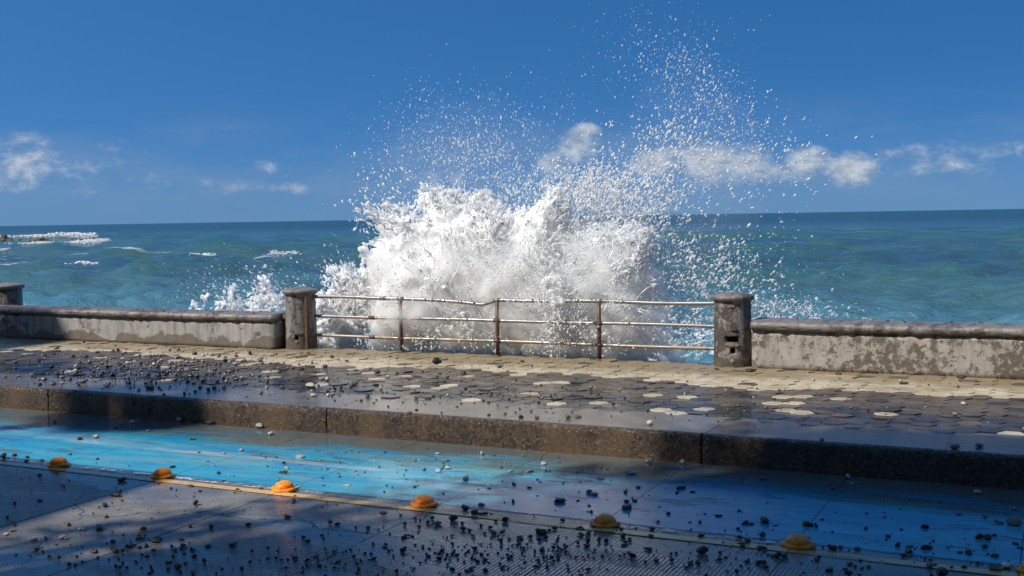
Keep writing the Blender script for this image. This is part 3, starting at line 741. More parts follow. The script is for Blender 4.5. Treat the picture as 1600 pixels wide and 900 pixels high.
# ------------------------------------------------------------------ road studs
def make_stud():
    t = empty('road_stud'); R, hd = .080, .074
    prof = [(R*math.sin(a), .016+(hd-.016)*math.cos(a)**.9) for a in [i*math.pi/2/10 for i in range(10, -1, -1)]]
    prof = [(max(r, .001), z) for r, z in prof]
    V, Q = lathe([(R, .012)]+prof, 32, .003, 1); link('dome', mesh_np('dome', V, Q), M['stud'], t, True)
    # wavy flange with lugs either side
    V = []; seg = 48
    for z, s in ((.0, 1.0), (.012, 1.0), (.017, .90), (.018, .70)):
        for k in range(seg):
            a = 2*math.pi*k/seg; r = R*(1.20+.22*abs(math.cos(a))**3+.04*math.cos(4*a))*s; V.append((r*math.cos(a), r*math.sin(a), z+(.006*max(0, math.cos(2*a)) if z > .005 else 0)))
    Q = [(i*seg+k, i*seg+(k+1) % seg, (i+1)*seg+(k+1) % seg, (i+1)*seg+k) for i in range(3) for k in range(seg)]
    link('flange', mesh_np('flange', V, Q), M['stud'], t, True)
    for s in (-1, 1):
        bm = bmesh.new(); tube(bm, [(s*R*1.25, 0, .014), (s*R*1.25, 0, .024)], .010, 8); link('bolt', from_bm('bolt', bm), M['post'], t)
    return t
STUDS = [(-8.33, 'leftmost dull yellow dome road stud with dark stones at its left'), (-7.08, 'yellow dome road stud second from the left on the lane line'),
         (-5.77, 'bright sunlit yellow dome road stud with a pale stone at its right'), (-4.44, 'brownish orange dome road stud beside a dark road joint'),
         (-2.94, 'orange dome road stud in shade above a row of black stones'), (-1.565, 'yellow dome road stud with a heap of stones at its front right'),
         (-.13, 'yellow road stud cut off by the right edge of the photo')]
proto = make_stud()
for i, (x, lab) in enumerate(STUDS):
    if i == 0: o = proto
    else:
        o = proto.copy(); C.objects.link(o)
        for ch in proto.children:
            c = ch.copy(); C.objects.link(c); c.parent = o
    o.location = (x, 7.55, ROAD_Z+.010); o.rotation_euler.z = rng.uniform(-.25, .25)
    tag(o, lab, 'road stud', 'yellow dome studs along the lane line')

# ------------------------------------------------------------------ splash
YC = 15.25
def px_poly(pts, Y=YC): return [(lambda q: (q[0], q[2]))(at_y(a, b, Y)) for a, b in pts]
def splash_field(poly, Y0, Y1, h, thick, pad, amps, holes=(), seed=0, yc=YC, rag=1.0):
    poly = np.array(poly); x0, x1 = poly[:, 0].min()-pad, poly[:, 0].max()+pad; z0, z1 = poly[:, 1].min()-.02, poly[:, 1].max()+pad
    xs, ys, zs = np.arange(x0, x1, h), np.arange(Y0, Y1, h), np.arange(z0, z1, h)
    PXg, PZg = np.meshgrid(xs, zs, indexing='ij'); d = poly_sdf(PXg, PZg, poly)
    hole = np.zeros_like(d)
    for hx, hz, rx, rz, s in holes: hole += s*np.exp(-((PXg-hx)/rx)**2-((PZg-hz)/rz)**2)
    T = np.where(d > 0, thick*np.sqrt(np.clip(d, 0, .7)/.7), d)
    X, Y, Z = np.meshgrid(xs.astype(np.float32), ys.astype(np.float32), zs.astype(np.float32), indexing='ij')
    wv = fbm(X, Y, Z, 1.4, 2, k=seed)
    X2 = X+.16*wv; Y2 = Y+.16*wv; Z2 = Z-.16*wv
    ycv = yc + .18*N3[seed % 5](X*.9, 0*Y, Z*.9)
    base = T[:, None, :].astype(np.float32) - np.where(d > 0, 1, .25)[:, None, :]*np.abs(Y-ycv)
    edge = np.clip(1.0-np.clip(d, 0, .5)/.5, 0, 1)[:, None, :].astype(np.float32)
    n = amps[0]*fbm(X2, Y2, Z2, 2.1, 2, k=seed+1)
    if amps[1]: n = n + amps[1]*(1-2.6*np.abs(fbm(X2, Y2, Z2, 6.0, 2, k=seed+2)))
    if amps[2]: n = n + amps[2]*(1+1.2*rag*edge)*fbm(X2, Y2, Z2, 13.0, 3, .62, k=seed+3)
    Fv = base + n - hole[:, None, :]
    Fv[0] = Fv[-1] = -1; Fv[:, 0] = Fv[:, -1] = -1; Fv[:, :, -1] = -1; Fv[:, :, 0] = np.minimum(Fv[:, :, 0], -.01)
    return surface_nets(Fv, (x0, Y0, z0), h)
MAIN = [(604, 556), (600, 470), (600, 420), (598, 388), (608, 372), (604, 348), (594, 326), (604, 334), (618, 342), (642, 346), (664, 346), (672, 314), (672, 304), (682, 294), (694, 302), (716, 302),
        (732, 308), (744, 300), (758, 304), (768, 322), (786, 336), (806, 342), (832, 334), (850, 326), (862, 316), (874, 312), (884, 328), (892, 354), (926, 358), (954, 354), (994, 354), (1016, 360), (1010, 386),
        (1004, 410), (1016, 440), (1010, 478), (1004, 505), (1022, 530), (1034, 566)]
def hpx(x, y, rx, ry, s):
    q = at_y(x, y, YC); k = 17.0/FOC; return (q[0], q[2], rx*k, ry*k, s)
HOLES = [hpx(690, 510, 55, 45, .20), hpx(770, 470, 40, 55, .20), hpx(790, 400, 30, 30, .16), hpx(945, 460, 55, 38, .42), hpx(935, 520, 60, 36, .30), hpx(1000, 480, 50, 45, .28)]
splash = empty('wave_splash', (-7.6, 15.2, -.5)); tag(splash, 'big white wave bursting up behind the pipe railing', 'splash')
V, Q = splash_field(px_poly(MAIN), 14.15, 16.45, .019, .56, .26, (.12, .022, .075), HOLES, 0)
me = mesh_np('foam', V-np.array(splash.location), Q); link('foam', me, M['burst'], splash, True)
print('foam tris', len(Q)*2)
VEIL = [(578, 556), (580, 440), (590, 390), (650, 360), (700, 330), (780, 350), (870, 340), (905, 372), (960, 366), (1014, 372), (1022, 420), (1040, 455), (1046, 500), (1060, 566)]
V, Q = splash_field(px_poly(VEIL), 14.05, 16.6, .04, .72, .16, (.16, .0, .03), (), 2, YC-.05)
HALO = [(585, 400), (590, 230), (640, 170), (720, 150), (800, 170), (880, 250), (950, 240), (1000, 130), (1050, 70), (1100, 90), (1170, 170), (1200, 240), (1190, 330), (1120, 420), (1100, 500), (900, 560), (600, 556)]
V2, Q2 = splash_field(px_poly(HALO), 14.5, 16.4, .09, .6, .05, (.22, .0, .06), (), 1, YC+.2)
me = mesh_np('spray_haze', V2-np.array(splash.location), Q2); link('spray_haze', me, M['thin_mist'], splash, True)
me = mesh_np('mist', V-np.array(splash.location), Q); link('mist', me, M['mist'], splash, True)
# strand of water falling in front of the bars
for ST, sd in (([(846, 440), (858, 432), (872, 436), (868, 452), (874, 470), (860, 478), (850, 466)], 3), ([(850, 488), (864, 482), (874, 496), (868, 512), (856, 514)], 1),
               ([(700, 500), (716, 492), (730, 505), (722, 530), (704, 526)], 2)):
    V, Q = splash_field(px_poly(ST, 14.3), 14.2, 14.8, .011, .05, .06, (.018, .012, .026), (), sd, 14.47, 1.2)
    me = mesh_np('front_clot', V-np.array(splash.location), Q); link('front_clot', me, M['burst'], splash, True)
def jets(n, pts, Y, seed, rad, ln, org=(790, 640)):
    """thin tapering, beaded streaks of water thrown out of the mass"""
    R = np.random.default_rng(seed); P = np.array(pts, float); V, Q = [], []; nv = 0; k = 5; made = 0
    while made < n:
        e = R.integers(0, len(P)-2); u = R.random(); a = P[e]+(P[e+1]-P[e])*u
        ins = R.random()**1.6
        a = a+(np.array(org)-a)*(.02+.55*ins)+R.normal(0, 5, 2)
        if a[1] > 548: continue
        q = at_y(a[0], a[1], Y+R.normal(0, .22)-(.30 if ins > .25 else 0)); o = at_y(org[0], org[1], Y)
        d = q-o; d /= np.linalg.norm(d); d = d+R.normal(0, .35, 3); d[1] *= .5; d /= np.linalg.norm(d)
        L = ln*(.25+R.random()**2.2); r = rad*(.5+R.random())
        side = np.cross(d, [0, 1, 0]); side /= np.linalg.norm(side)+1e-9; up = np.cross(side, d)
        m_ = 8; curl = R.normal(0, .35)
        ring0 = nv
        for i in range(m_):
            t = i/(m_-1); c = q+d*L*(t-.35)+side*curl*L*t*t+np.array([0, 0, -.25*L*t*t])+R.normal(0, r*.5, 3)
            rr = r*(1-.75*t)*(.55+.9*R.random()) if 0 < i < m_-1 else r*.15
            for j in range(k):
                an = 2*math.pi*j/k; V.append(c+(side*math.cos(an)+up*math.sin(an))*rr)
        for i in range(m_-1):
            for j in range(k): Q.append((ring0+i*k+j, ring0+i*k+(j+1) % k, ring0+(i+1)*k+(j+1) % k, ring0+(i+1)*k+j))
        nv += m_*k; made += 1
    return np.array(V), np.array(Q)
V, Q = jets(3000, MAIN[1:-1], YC, 5, .016, .42)
me = mesh_np('jets', V-np.array(splash.location), Q); link('jets', me, M['drop'], splash, True)

def small_splash(label, pts, Y, h, thick, amps, seed, pad=.12, nj=220):
    V, Q = splash_field(px_poly(pts, Y), Y-.45, Y+.45, h, thick, pad, amps, (), seed, Y, 1.5)
    if nj: JV, JQ = jets(nj, pts, Y, seed+20, .013, .30, ((pts[0][0]+pts[-1][0])/2, 540)); Q = np.concatenate([Q, JQ+len(V)]); V = np.concatenate([V, JV])
    c = V.mean(0); c[2] = V[:, 2].min()
    o = link('side_splash', mesh_np('side_splash', V-c, Q), M['burst'], None, True); o.location = c
    tag(o, label, 'splash', 'small splashes along the left wall')
small_splash('low white splash right of the left pillar joining the big burst', [(494, 562), (497, 470), (515, 462), (526, 452), (532, 424), (545, 416), (552, 428), (566, 424), (580, 428), (582, 560)], 15.2, .015, .11, (.04, .03, .055), 1, .10, 420)
small_splash('jagged white splash above the wall just left of the left pillar', [(344, 500), (346, 474), (356, 478), (358, 452), (364, 466), (374, 476), (392, 476), (404, 458), (411, 434), (417, 446), (424, 462), (446, 464), (452, 500)], 15.3, .013, .02, (.015, .02, .035), 2, .08, 190)
small_splash('thin curled jet of water over the left wall', [(298, 500), (297, 472), (302, 473), (306, 478), (313, 470), (317, 456), (322, 454), (321, 462), (314, 478), (307, 486), (306, 500)], 15.3, .011, .035, (.010, .012, .016), 3, .05, 0)

# ------------------------------------------------------------------ spray
def ico():
    bm = bmesh.new(); bmesh.ops.create_icosphere(bm, subdivisions=1, radius=1); V = np.array([v.co[:] for v in bm.verts]); Q = np.array([[v.index for v in f.verts] for f in bm.faces]); bm.free(); return V, Q
IV, IQ = ico()
pts = []
def gauss(n, cx, cy, sx, sy, rot, s0, s1, ylo=14.9, yhi=16.6):
    a = math.radians(rot)
    for _ in range(int(n*1.7)):
        u, v = NR.normal(0, sx), NR.normal(0, sy)
        pts.append((cx+u*math.cos(a)-v*math.sin(a), cy+u*math.sin(a)+v*math.cos(a), NR.uniform(ylo, yhi), s0+(s1-s0)*NR.random()**3.2))
gauss(420, 725, 215, 70, 42, -5, .8, 2.4); gauss(420, 735, 235, 45, 24, 0, .8, 3.0); gauss(260, 660, 215, 50, 45, 0, .7, 2.2); gauss(200, 820, 215, 70, 45, 0, .7, 2.2)
gauss(180, 720, 275, 80, 22, 0, .9, 3); gauss(650, 850, 295, 55, 20, 0, 1.0, 3.6); gauss(1300, 960, 310, 58, 32, 0, 1.0, 4.0); gauss(700, 925, 300, 32, 22, 0, 1.2, 4.6)
gauss(500, 1010, 285, 45, 30, 0, 1.0, 4.2); gauss(260, 1060, 215, 30, 26, -20, 1.0, 4.2); gauss(330, 1075, 120, 55, 30, 35, .7, 2.6); gauss(330, 1130, 170, 65, 26, 40, .7, 2.8)
gauss(420, 1080, 235, 80, 34, 0, .8, 3.4); gauss(260, 1180, 250, 60, 36, 10, .8, 3.4); gauss(70, 1075, 75, 45, 28, 0, .7, 2.2); gauss(120, 990, 130, 60, 60, 0, .6, 1.8)
gauss(650, 1060, 450, 52, 38, 0, 1.0, 4.4); gauss(420, 1110, 420, 50, 26, 0, 1.0, 3.8); gauss(300, 1030, 390, 36, 26, 0, 1.0, 4.2); gauss(330, 1225, 488, 40, 12, 0, 1.2, 4.0, 15.5, 18); gauss(120, 1180, 460, 40, 24, 0, 1, 3.2)
gauss(420, 862, 490, 9, 45, 0, 1, 4.0, 14.2, 14.5); gauss(160, 612, 470, 14, 40, 0, 1, 3.6, 14.25, 14.5); gauss(260, 1040, 530, 45, 26, 0, 1, 4.0); gauss(130, 1150, 380, 60, 40, 0, .8, 2.6); gauss(140, 600, 300, 34, 32, 0, 1, 4.2); gauss(260, 620, 335, 30, 16, 0, 1, 4.4); gauss(200, 530, 440, 26, 24, 0, 1, 4)
gauss(150, 395, 458, 34, 20, 0, 1, 3.6); gauss(110, 330, 460, 30, 30, 0, .9, 2.6); gauss(40, 370, 425, 40, 12, 0, .9, 3); gauss(70, 450, 450, 30, 22, 0, .9, 3); gauss(500, 790, 330, 60, 20, 0, 1, 4); gauss(60, 1020, 60, 80, 40, 0, .6, 1.4); gauss(420, 1060, 510, 36, 30, 0, 1, 3.6, 14.8, 16.0); gauss(200, 1000, 535, 60, 14, 0, 1, 4, 14.6, 15.6)
gauss(500, 960, 340, 50, 16, 0, 1.2, 4.4); gauss(450, 760, 450, 110, 60, 0, 1, 3.4, 14.3, 14.8); gauss(200, 900, 500, 90, 30, 0, 1, 3, 14.3, 14.8); gauss(90, 620, 546, 60, 4, 0, 1, 3.6, 14.3, 14.6)
MP = np.array(MAIN, float)
fx, fy = NR.uniform(570, 1040, 52000), NR.uniform(285, 556, 52000)
dd = poly_sdf(fx, fy, MP); cl_ = fbm(fx, fy, fy*0, .03, 3)
for a, b, d_, k_ in zip(fx, fy, dd, cl_):
    if d_ > -9 and k_ > -.12 and NR.random() < .75:
        front = YC-.62*math.sqrt(min(max(d_, 2), 70)/70)
        pts.append((a, b, NR.uniform(front-(.22 if b < 430 else .48), front+.25), .9+2.3*NR.random()**3))
OV = np.array([(1, 0, 0), (-1, 0, 0), (0, 1, 0), (0, -1, 0), (0, 0, 1), (0, 0, -1)], float); OQ = np.array([(0, 2, 4), (2, 1, 4), (1, 3, 4), (3, 0, 4), (2, 0, 5), (1, 2, 5), (3, 1, 5), (0, 3, 5)])
SV, SQ = [], []; nv = 0
for (px, py, Y, s) in pts:
    c = at_y(px, py, Y); r = s*.5*Y/0.9/FOC*1.12
    if c[2] < .0 or py > 560 or (Y < 14.6 and c[2] < .03): continue
    k = 3 if (s > 2.6 and NR.random() < .6) else 1
    for i in range(k):
        fl = c-np.array([-7.6, 15.3, -2.0])+NR.normal(0, .7, 3); q = NR.normal(0, 1, (3, 3)); q[:, 0] = fl; q, _ = np.linalg.qr(q); st = np.array([1.0+1.3*NR.random()**2, NR.uniform(.6, .95), NR.uniform(.5, .9)])*r*(1 if i == 0 else NR.uniform(.4, .8))
        bv, bq = (IV, IQ) if s > 2.2 else (OV*1.15, OQ)
        SV.append((bv*st)@q.T + c + (0 if i == 0 else NR.normal(0, r*.9, 3))); SQ.append(bq+nv); nv += len(bv)
spray = link('spray', mesh_np('spray', np.concatenate(SV), np.concatenate(SQ)), M['drop'], None, True)
tag(spray, 'cloud of white water drops flung up above the bursting wave', 'spray', kind='stuff')
print('spray tris', sum(map(len, SQ)))

# ------------------------------------------------------------------ far breakers, whitecaps, rocks
def foam_patch(label, pts, n, size, cat='breaking wave', name='breaking_wave', grp='breaking waves out at sea'):
    """ragged froth standing on the water: hundreds of small flattened clots inside the traced outline"""
    a = np.array(pts, float); foot = at_z(a[:, 0].mean(), a[:, 1].max(), SEA_Z); Y = foot[1]; R = np.random.default_rng(len(label))
    c0 = at_y(a[:, 0].mean(), a[:, 1].max(), Y); k = np.linalg.norm(c0-EYE)/FOC; SV, SQ, nv, got = [], [], 0, 0
    lo, hi = a.min(0), a.max(0)
    while got < n:
        p = R.uniform(lo-1, hi+1); dd = poly_sdf(np.array([p[0]]), np.array([p[1]]), a)[0]
        if dd < -.8 or (dd < .4 and R.random() < .6): continue
        dep = R.uniform(-1, 1)*max(hi[1]-lo[1], 3)*k*.8
        q = at_y(p[0], p[1], Y)+np.array([0, dep, 0]); r = size*k*(.4+R.random()**2)
        m3, _ = np.linalg.qr(R.normal(0, 1, (3, 3))); v = (IV*np.array([1, R.uniform(.5, 1), R.uniform(.5, 1)]))@m3.T
        SV.append(v*r*np.array([1.9, 1.2, .62])+q-c0); SQ.append(IQ+nv); nv += len(IV); got += 1
    o = link(name, mesh_np(name, np.concatenate(SV), np.concatenate(SQ)), M['drop'], None, True); o.location = c0
    tag(o, label, cat, grp, 'stuff' if n < 300 else None); return o
foam_patch('high white breaker rolling in behind the rocks at the far left', [(-40, 376), (-40, 366), (0, 368), (20, 369), (60, 367), (80, 366), (93, 363.5), (100, 365), (120, 364), (140, 365), (148, 369), (150, 375), (90, 376), (40, 376)], 5200, 1.15)
foam_patch('low white line of surf in front of the rocks at the far left', [(8, 384), (12, 380), (40, 380), (66, 377.5), (90, 379), (120, 377), (150, 374), (166, 373), (168, 378), (150, 382), (90, 383.5), (50, 384)], 3000, 1.0)
foam_patch('small white crest on the swell left of centre', [(286, 404), (290, 399), (300, 396), (312, 397), (322, 396), (336, 397), (330, 401), (310, 403)], 290, 1.35)
foam_patch('white crest on the swell just left of the big splash', [(424, 397), (428, 392), (440, 394), (452, 392), (466, 394), (468, 400), (456, 404), (446, 404), (442, 398)], 290, 1.35)
foam_patch('thin line of foam near the small rock on the left', [(100, 413), (118, 410), (126, 408), (138, 410), (160, 410), (176, 410), (160, 413), (130, 414)], 290, 1.35)
foam_patch('foam streak entering from the left edge', [(-40, 420), (-30, 413), (0, 412), (20, 413), (44, 413), (48, 416), (20, 419)], 290, 1.35)
foam_patch('short foam crest at the left edge below the breaker', [(-30, 396), (-20, 391), (0, 390), (12, 388), (8, 393), (0, 396)], 290, 1.35)
foam_patch('small foam fleck right of the left edge below the breaker', [(28, 391), (34, 388), (40, 389), (34, 392)], 290, 1.35)
foam_patch('narrow foam crest touching the left side of the big splash', [(518, 399), (530, 394), (546, 395), (572, 395), (574, 399), (546, 399)], 290, 1.35)
def rock(label, px, py, wpx, hpx_, seed):
    c = at_z(px, py, SEA_Z); d = np.linalg.norm(c-EYE); sx = wpx*d/FOC/2; sz = hpx_*d/FOC
    bm = bmesh.new(); bmesh.ops.create_icosphere(bm, subdivisions=4, radius=1)
    V = np.array([v.co[:] for v in bm.verts]); n = fbm(V[:, 0], V[:, 1], V[:, 2]+seed, 1.6, 4, .6, seed)
    for v, k in zip(bm.verts, n): v.co = Vector((v.co.x*sx*(1+.35*k), v.co.y*sx*.5*(1+.35*k), v.co.z*sz*(.8+.8*k)))
    o = link('sea_rock', from_bm('sea_rock', bm), M['rock']); o.location = (c[0], c[1], SEA_Z); tag(o, label, 'rock', 'rocks in the surf at the far left')
rock('larger dark rock awash in the breaker at the left edge', 14, 378.5, 34, 10, 1)
rock('low flat dark rock in the breaker, right of the larger one', 58, 378.5, 30, 6, 2)
rock('tiny dark rock at the end of the thin foam line', 149, 412, 9, 3.5, 3)

# ------------------------------------------------------------------ loose stones
def stone_mesh(seed, flat=1.0):
    R = random.Random(seed); bm = bmesh.new(); bmesh.ops.create_icosphere(bm, subdivisions=2, radius=.5)
    ax_ = [Vector((R.gauss(0, 1), R.gauss(0, 1), R.gauss(0, 1))).normalized() for _ in range(7)]; lim = [R.uniform(.22, .40) for _ in ax_]
    for v in bm.verts:
        for a, l in zip(ax_, lim):
            d = v.co.dot(a)
            if d > l: v.co -= a*(d-l)*.92
        v.co *= 1+R.uniform(-.04, .04)
        v.co.y *= .85; v.co.z *= .62*flat
    mz = min(v.co.z for v in bm.verts)
    for v in bm.verts: v.co.z -= mz*.86
    return from_bm('stone', bm)
SM = {}
for key in ('stone_dark', 'stone_mid', 'stone_light', 'stone_white', 'leaf'):
    for v in range(7):
        me = stone_mesh(v*3+1, 1.0 if key != 'leaf' else .5); me.materials.append(M[key]); SM[(key, v)] = me
D_, M_, L_, W_ = 'stone_dark', 'stone_mid', 'stone_light', 'stone_white'
K = {'d': D_, 'm': M_, 'l': L_, 'w': W_, 'b': 'leaf'}
ROADS = """469,715,17,l 448,733,12,l 444,739,10,d 542,760,9,l 634,736,7,m 684,710,9,l 697,721,10,m 684,738,9,l 700,732,11,l 727,751,12,m 753,711,10,l 797,738,9,l 827,738,14,l 814,740,8,l 850,727,8,l 873,704,7,l
803,758,8,d 827,763,7,m 764,764,6,d 802,785,8,d 752,790,12,d 725,797,14,d 742,804,14,d 756,804,14,d 767,804,8,d 708,813,18,d 683,820,18,d 722,818,8,d 775,815,7,d 789,815,10,d 752,822,10,d 723,828,10,d 766,826,9,d 772,835,11,d 733,830,8,d 841,831,13,d 847,836,17,d 867,827,13,d 812,841,10,d 783,848,13,d 847,862,8,d 598,804,11,d 516,818,9,d 527,820,10,d 575,826,7,d 449,808,14,d 481,847,8,d 458,786,11,m 408,764,9,d 649,812,9,d 625,806,6,d 633,820,6,d 655,823,7,d 644,838,7,d 668,818,8,d 676,811,7,d
987,741,20,l 939,749,12,m 920,771,12,m 929,774,13,m 978,770,14,d 997,763,9,d 1064,764,16,d 1083,770,8,d 874,785,20,d 903,783,7,d 980,795,20,d 979,785,9,d 992,784,9,d 924,801,8,d 1044,804,8,d 1028,817,8,m 1078,817,7,d 1080,828,7,d 1019,828,10,d 1017,838,10,d 1095,839,12,d 1123,807,11,d 1155,799,7,d 1165,819,12,d 1174,820,10,d 1195,817,17,d 1211,822,9,d 1191,838,12,d 1155,840,13,d 1160,850,14,d 1170,848,10,d 1153,828,7,d 973,839,13,d 971,829,8,d 908,837,12,d 917,840,9,d 919,847,15,d 936,846,13,d 948,847,10,d 915,854,11,d 975,852,10,d 1012,859,13,d 987,871,13,d 982,863,8,m 884,857,12,d 1097,865,17,d 1125,876,11,d 1134,871,6,d 1166,879,8,d 1185,881,14,d 1193,882,12,d 1197,887,11,d 1158,886,7,d 1215,871,14,d 1226,872,14,d 1206,869,10,d 1191,857,14,d 1276,876,11,d 1297,891,12,d 1262,821,14,d 1275,824,10,d 1297,857,10,d 1222,846,10,m 1078,882,12,d 1090,882,14,d 1073,888,8,d 942,870,8,d 920,868,7,d 900,872,6,d 847,860,8,d
1266,822,13,d 1444,825,15,d 1408,828,8,d 1353,827,8,d 1403,854,12,d 1420,863,13,d 1421,855,8,d 1445,858,13,d 1453,857,10,d 1411,870,9,d 1302,858,15,d 1313,857,9,m 1339,859,13,d 1530,842,15,d 1543,844,12,d 1539,856,10,d 1555,870,14,d 1500,864,8,d 1514,866,10,d 1527,881,7,d 1575,881,11,d 1594,857,12,d 1587,851,9,d 1453,886,14,m 1460,884,8,d 1487,888,7,d 1506,888,9,d 1473,899,20,d 1328,882,12,d 1336,886,9,d 1347,889,9,d 1295,892,11,d 1556,891,16,m 1575,887,20,w 1548,885,9,d 1326,898,12,d 1320,890,8,d
1192,750,11,m 1325,747,15,l 1331,756,6,l 1498,804,11,m 1528,771,14,l 1584,797,11,m 1560,818,13,m 1584,821,20,m 1539,809,9,m 1466,760,9,m 1253,742,8,m 1018,720,8,m 1012,722,7,l 1067,725,11,m
150,685,10,l 125,688,8,d 206,661,10,l 281,658,13,l 328,663,12,d 181,669,9,d 190,666,8,m 406,669,12,l 423,679,12,l 231,674,9,m 377,705,7,l 350,710,6,l 301,688,9,m 86,660,7,m 6,716,13,d 22,713,12,d 42,716,7,d 41,721,7,d 65,721,9,d 111,711,5,d 270,731,9,d 342,741,7,d 325,722,5,d 466,762,10,l
62,744,9,d 181,775,19,d 187,770,8,d 191,751,13,d 23,788,7,d 61,783,10,d 162,792,12,d 12,809,9,d 21,817,8,d 166,809,7,d 267,764,7,d 298,760,9,d 312,768,7,d 371,766,6,d 306,789,14,d 108,821,9,d 125,829,8,w 133,829,6,l 155,827,17,d 20,830,8,l 10,836,8,l 53,844,11,m 97,841,14,l 105,842,7,l 99,836,8,m 56,859,9,m 175,831,9,m 192,836,7,l 223,828,13,m 219,842,12,m 218,837,8,m 244,847,17,d 203,855,13,d 227,855,9,d 181,864,16,d 175,858,10,d 177,847,9,d 192,862,8,d 286,855,12,d 302,860,10,d 303,870,9,d 325,854,11,d 364,852,15,d 330,825,11,d 297,825,10,d 388,821,9,d 147,864,10,d 92,872,10,d 77,870,6,d 153,872,7,d 120,871,6,d 319,879,9,d 278,888,13,d 236,887,9,d 261,880,7,d 303,897,18,d 338,897,9,d 391,879,7,d 378,890,10,d 181,886,7,d 188,886,7,d 108,883,8,d 118,884,7,d 262,890,7,d 432,873,8,d 440,875,7,d 450,876,8,d 463,872,7,d"""
WALK = """153,551,6,d 134,559,10,d 191,563,10,l 277,560,12,m 283,578,10,m 292,578,10,m 391,554,9,d 406,565,12,m 336,579,7,d 352,583,9,d 350,591,13,m 308,590,8,d 366,589,8,m 377,590,7,l 395,588,8,l 406,589,6,d 486,606,15,l 490,619,12,l 441,607,12,d 417,607,7,l 408,615,8,m 336,607,9,m 303,599,10,m 252,592,7,d 175,588,8,d 61,602,11,d 48,590,11,m 83,601,9,m 97,600,9,m 120,599,10,m 130,598,10,m 231,607,12,m 238,608,8,m 288,616,7,d
683,568,17,d 695,562,12,m 542,566,9,d 519,560,8,d 589,583,12,d 556,580,9,m 605,590,9,l 512,594,12,l 501,594,8,l 553,602,12,m 587,603,9,d 512,612,6,d 523,609,7,d 533,608,8,d 616,617,6,d 574,622,9,d 650,624,10,m 669,624,10,d 814,653,9,d 839,654,9,d 887,654,12,m 903,652,11,m 508,575,9,d 470,578,10,d 816,566,7,d 958,632,6,d 1016,664,12,l 923,608,8,m 967,612,7,m 1119,577,16,b 1175,581,22,b 1070,617,7,l 1311,586,12,d 1503,590,26,b 1347,584,9,m 1492,649,9,m 1505,632,9,l 1492,700,18,m 1531,698,14,m 1284,687,9,m 1412,600,13,b 723,586,14,d 780,575,8,d 640,645,8,m 700,590,8,d"""
SINGLE = {(1503, 590): 'dark rotten lump of driftwood at the foot of the right wall', (1119, 577): 'curled brown leaf lying before the slotted pillar',
          (1175, 581): 'flat brown leaf at the corner of the slotted pillar and right wall', (1412, 600): 'small flat brown leaf on the cream pavers below the right wall',
          (1575, 887): 'flat white chip left of the stud at the right edge', (125, 829): 'round white pebble on the sunlit grey road at lower left',
          (683, 568): 'large dark stone on cream pavers before the railing post', (1492, 700): 'brown stone on the apron edge near the right end of the kerb',
          (1531, 698): 'flat brown stone right of another on the apron near the right end of the kerb',
          (987, 741): 'pale pointed stone in the brown gutter right of centre', (469, 715): 'pale stone on the blue lane behind the brightest stud',
          (874, 785): 'large angular black stone alone on the blue lane, left of the shaded orange stud', (980, 795): 'large black stone with another behind it on the lane, right of the shaded orange stud',
          (181, 775): 'large black stone left of the road joint below the second stud', (281, 658): 'pale oval stone at the foot of the kerb at left',
          (466, 762): 'pale round stone touching the right side of the brightest stud', (486, 606): 'large pale stone on the pavement above the left kerb joint',
          (1444, 825): 'rounded black stone reflected alone in the blue lane at right', (1325, 747): 'pale stone in the black shade under the right kerb',
          (1528, 771): 'pale flat stone in the dark gutter at far right', (683, 820): 'largest black stone of the heap right of the brownish stud', (97, 841): 'pinkish pale stone, largest of a cluster of three on the road at lower left'}
GRP = {'lane': ('on the wet blue cycle lane', 'loose stones on the blue cycle lane'), 'road': ('on the grooved road before the yellow line', 'loose stones on the grooved road'),
       'gutter': ('in the brown gutter by the kerb', 'loose stones in the gutter'), 'walk': ('on the hexagonal pavers', 'loose stones on the pavement'), 'apron': ('on the smooth strip above the kerb', 'loose stones on the kerb apron')}
NAMEK = {D_: 'black wet stone lying', M_: 'brownish grey stone lying', L_: 'pale stone lying', W_: 'white pebble lying', 'leaf': 'brown leaf lying'}
placed = []
def put_stone(px, py, wpx, key, z, single=True):
    c = at_z(px, py, z); d = np.linalg.norm(c-EYE); s = wpx*d/FOC*1.12
    return (wpx, c[0], c[1], z, s, key, (px, py))
allst = [put_stone(*[float(q) for q in t.split(',')[:3]], K[t.split(',')[3]], ROAD_Z+.002) for t in ROADS.split()]
allst += [put_stone(*[float(q) for q in t.split(',')[:3]], K[t.split(',')[3]], .001) for t in WALK.split()]
def scatter(n, cx, cy, sx, sy, w0, w1, z, keys='dddm'):
    for _ in range(n):
        px, py = rng.gauss(cx, sx), rng.gauss(cy, sy)
        if py > 915 or not -20 < px < 1620: continue
        c = at_z(px, py, z)
        if (z < -.1 and c[1] > 9.6) or (z > -.1 and not 9.9 < c[1] < 14.0): continue
        allst.append(put_stone(px, py, w0+(w1-w0)*rng.random()**2, K[rng.choice(keys)], z+(.002 if z < -.1 else 0)))
scatter(230, 720, 868, 110, 24, 3, 9, ROAD_Z, 'd'); scatter(90, 840, 860, 50, 18, 3, 9, ROAD_Z, 'd'); scatter(60, 480, 880, 50, 12, 3, 8, ROAD_Z, 'd'); scatter(70, 240, 870, 110, 18, 3, 8, ROAD_Z, 'd')
scatter(60, 1180, 875, 110, 16, 3, 9, ROAD_Z, 'd'); scatter(40, 1480, 870, 70, 20, 3, 8, ROAD_Z, 'd'); scatter(60, 900, 850, 160, 30, 2.5, 7, ROAD_Z, 'd'); scatter(70, 250, 790, 160, 40, 2, 5, ROAD_Z, 'dddm')
scatter(190, 640, 750, 280, 32, 2, 6, ROAD_Z, 'ddml'); scatter(30, 1300, 830, 150, 30, 2.5, 6, ROAD_Z, 'd')
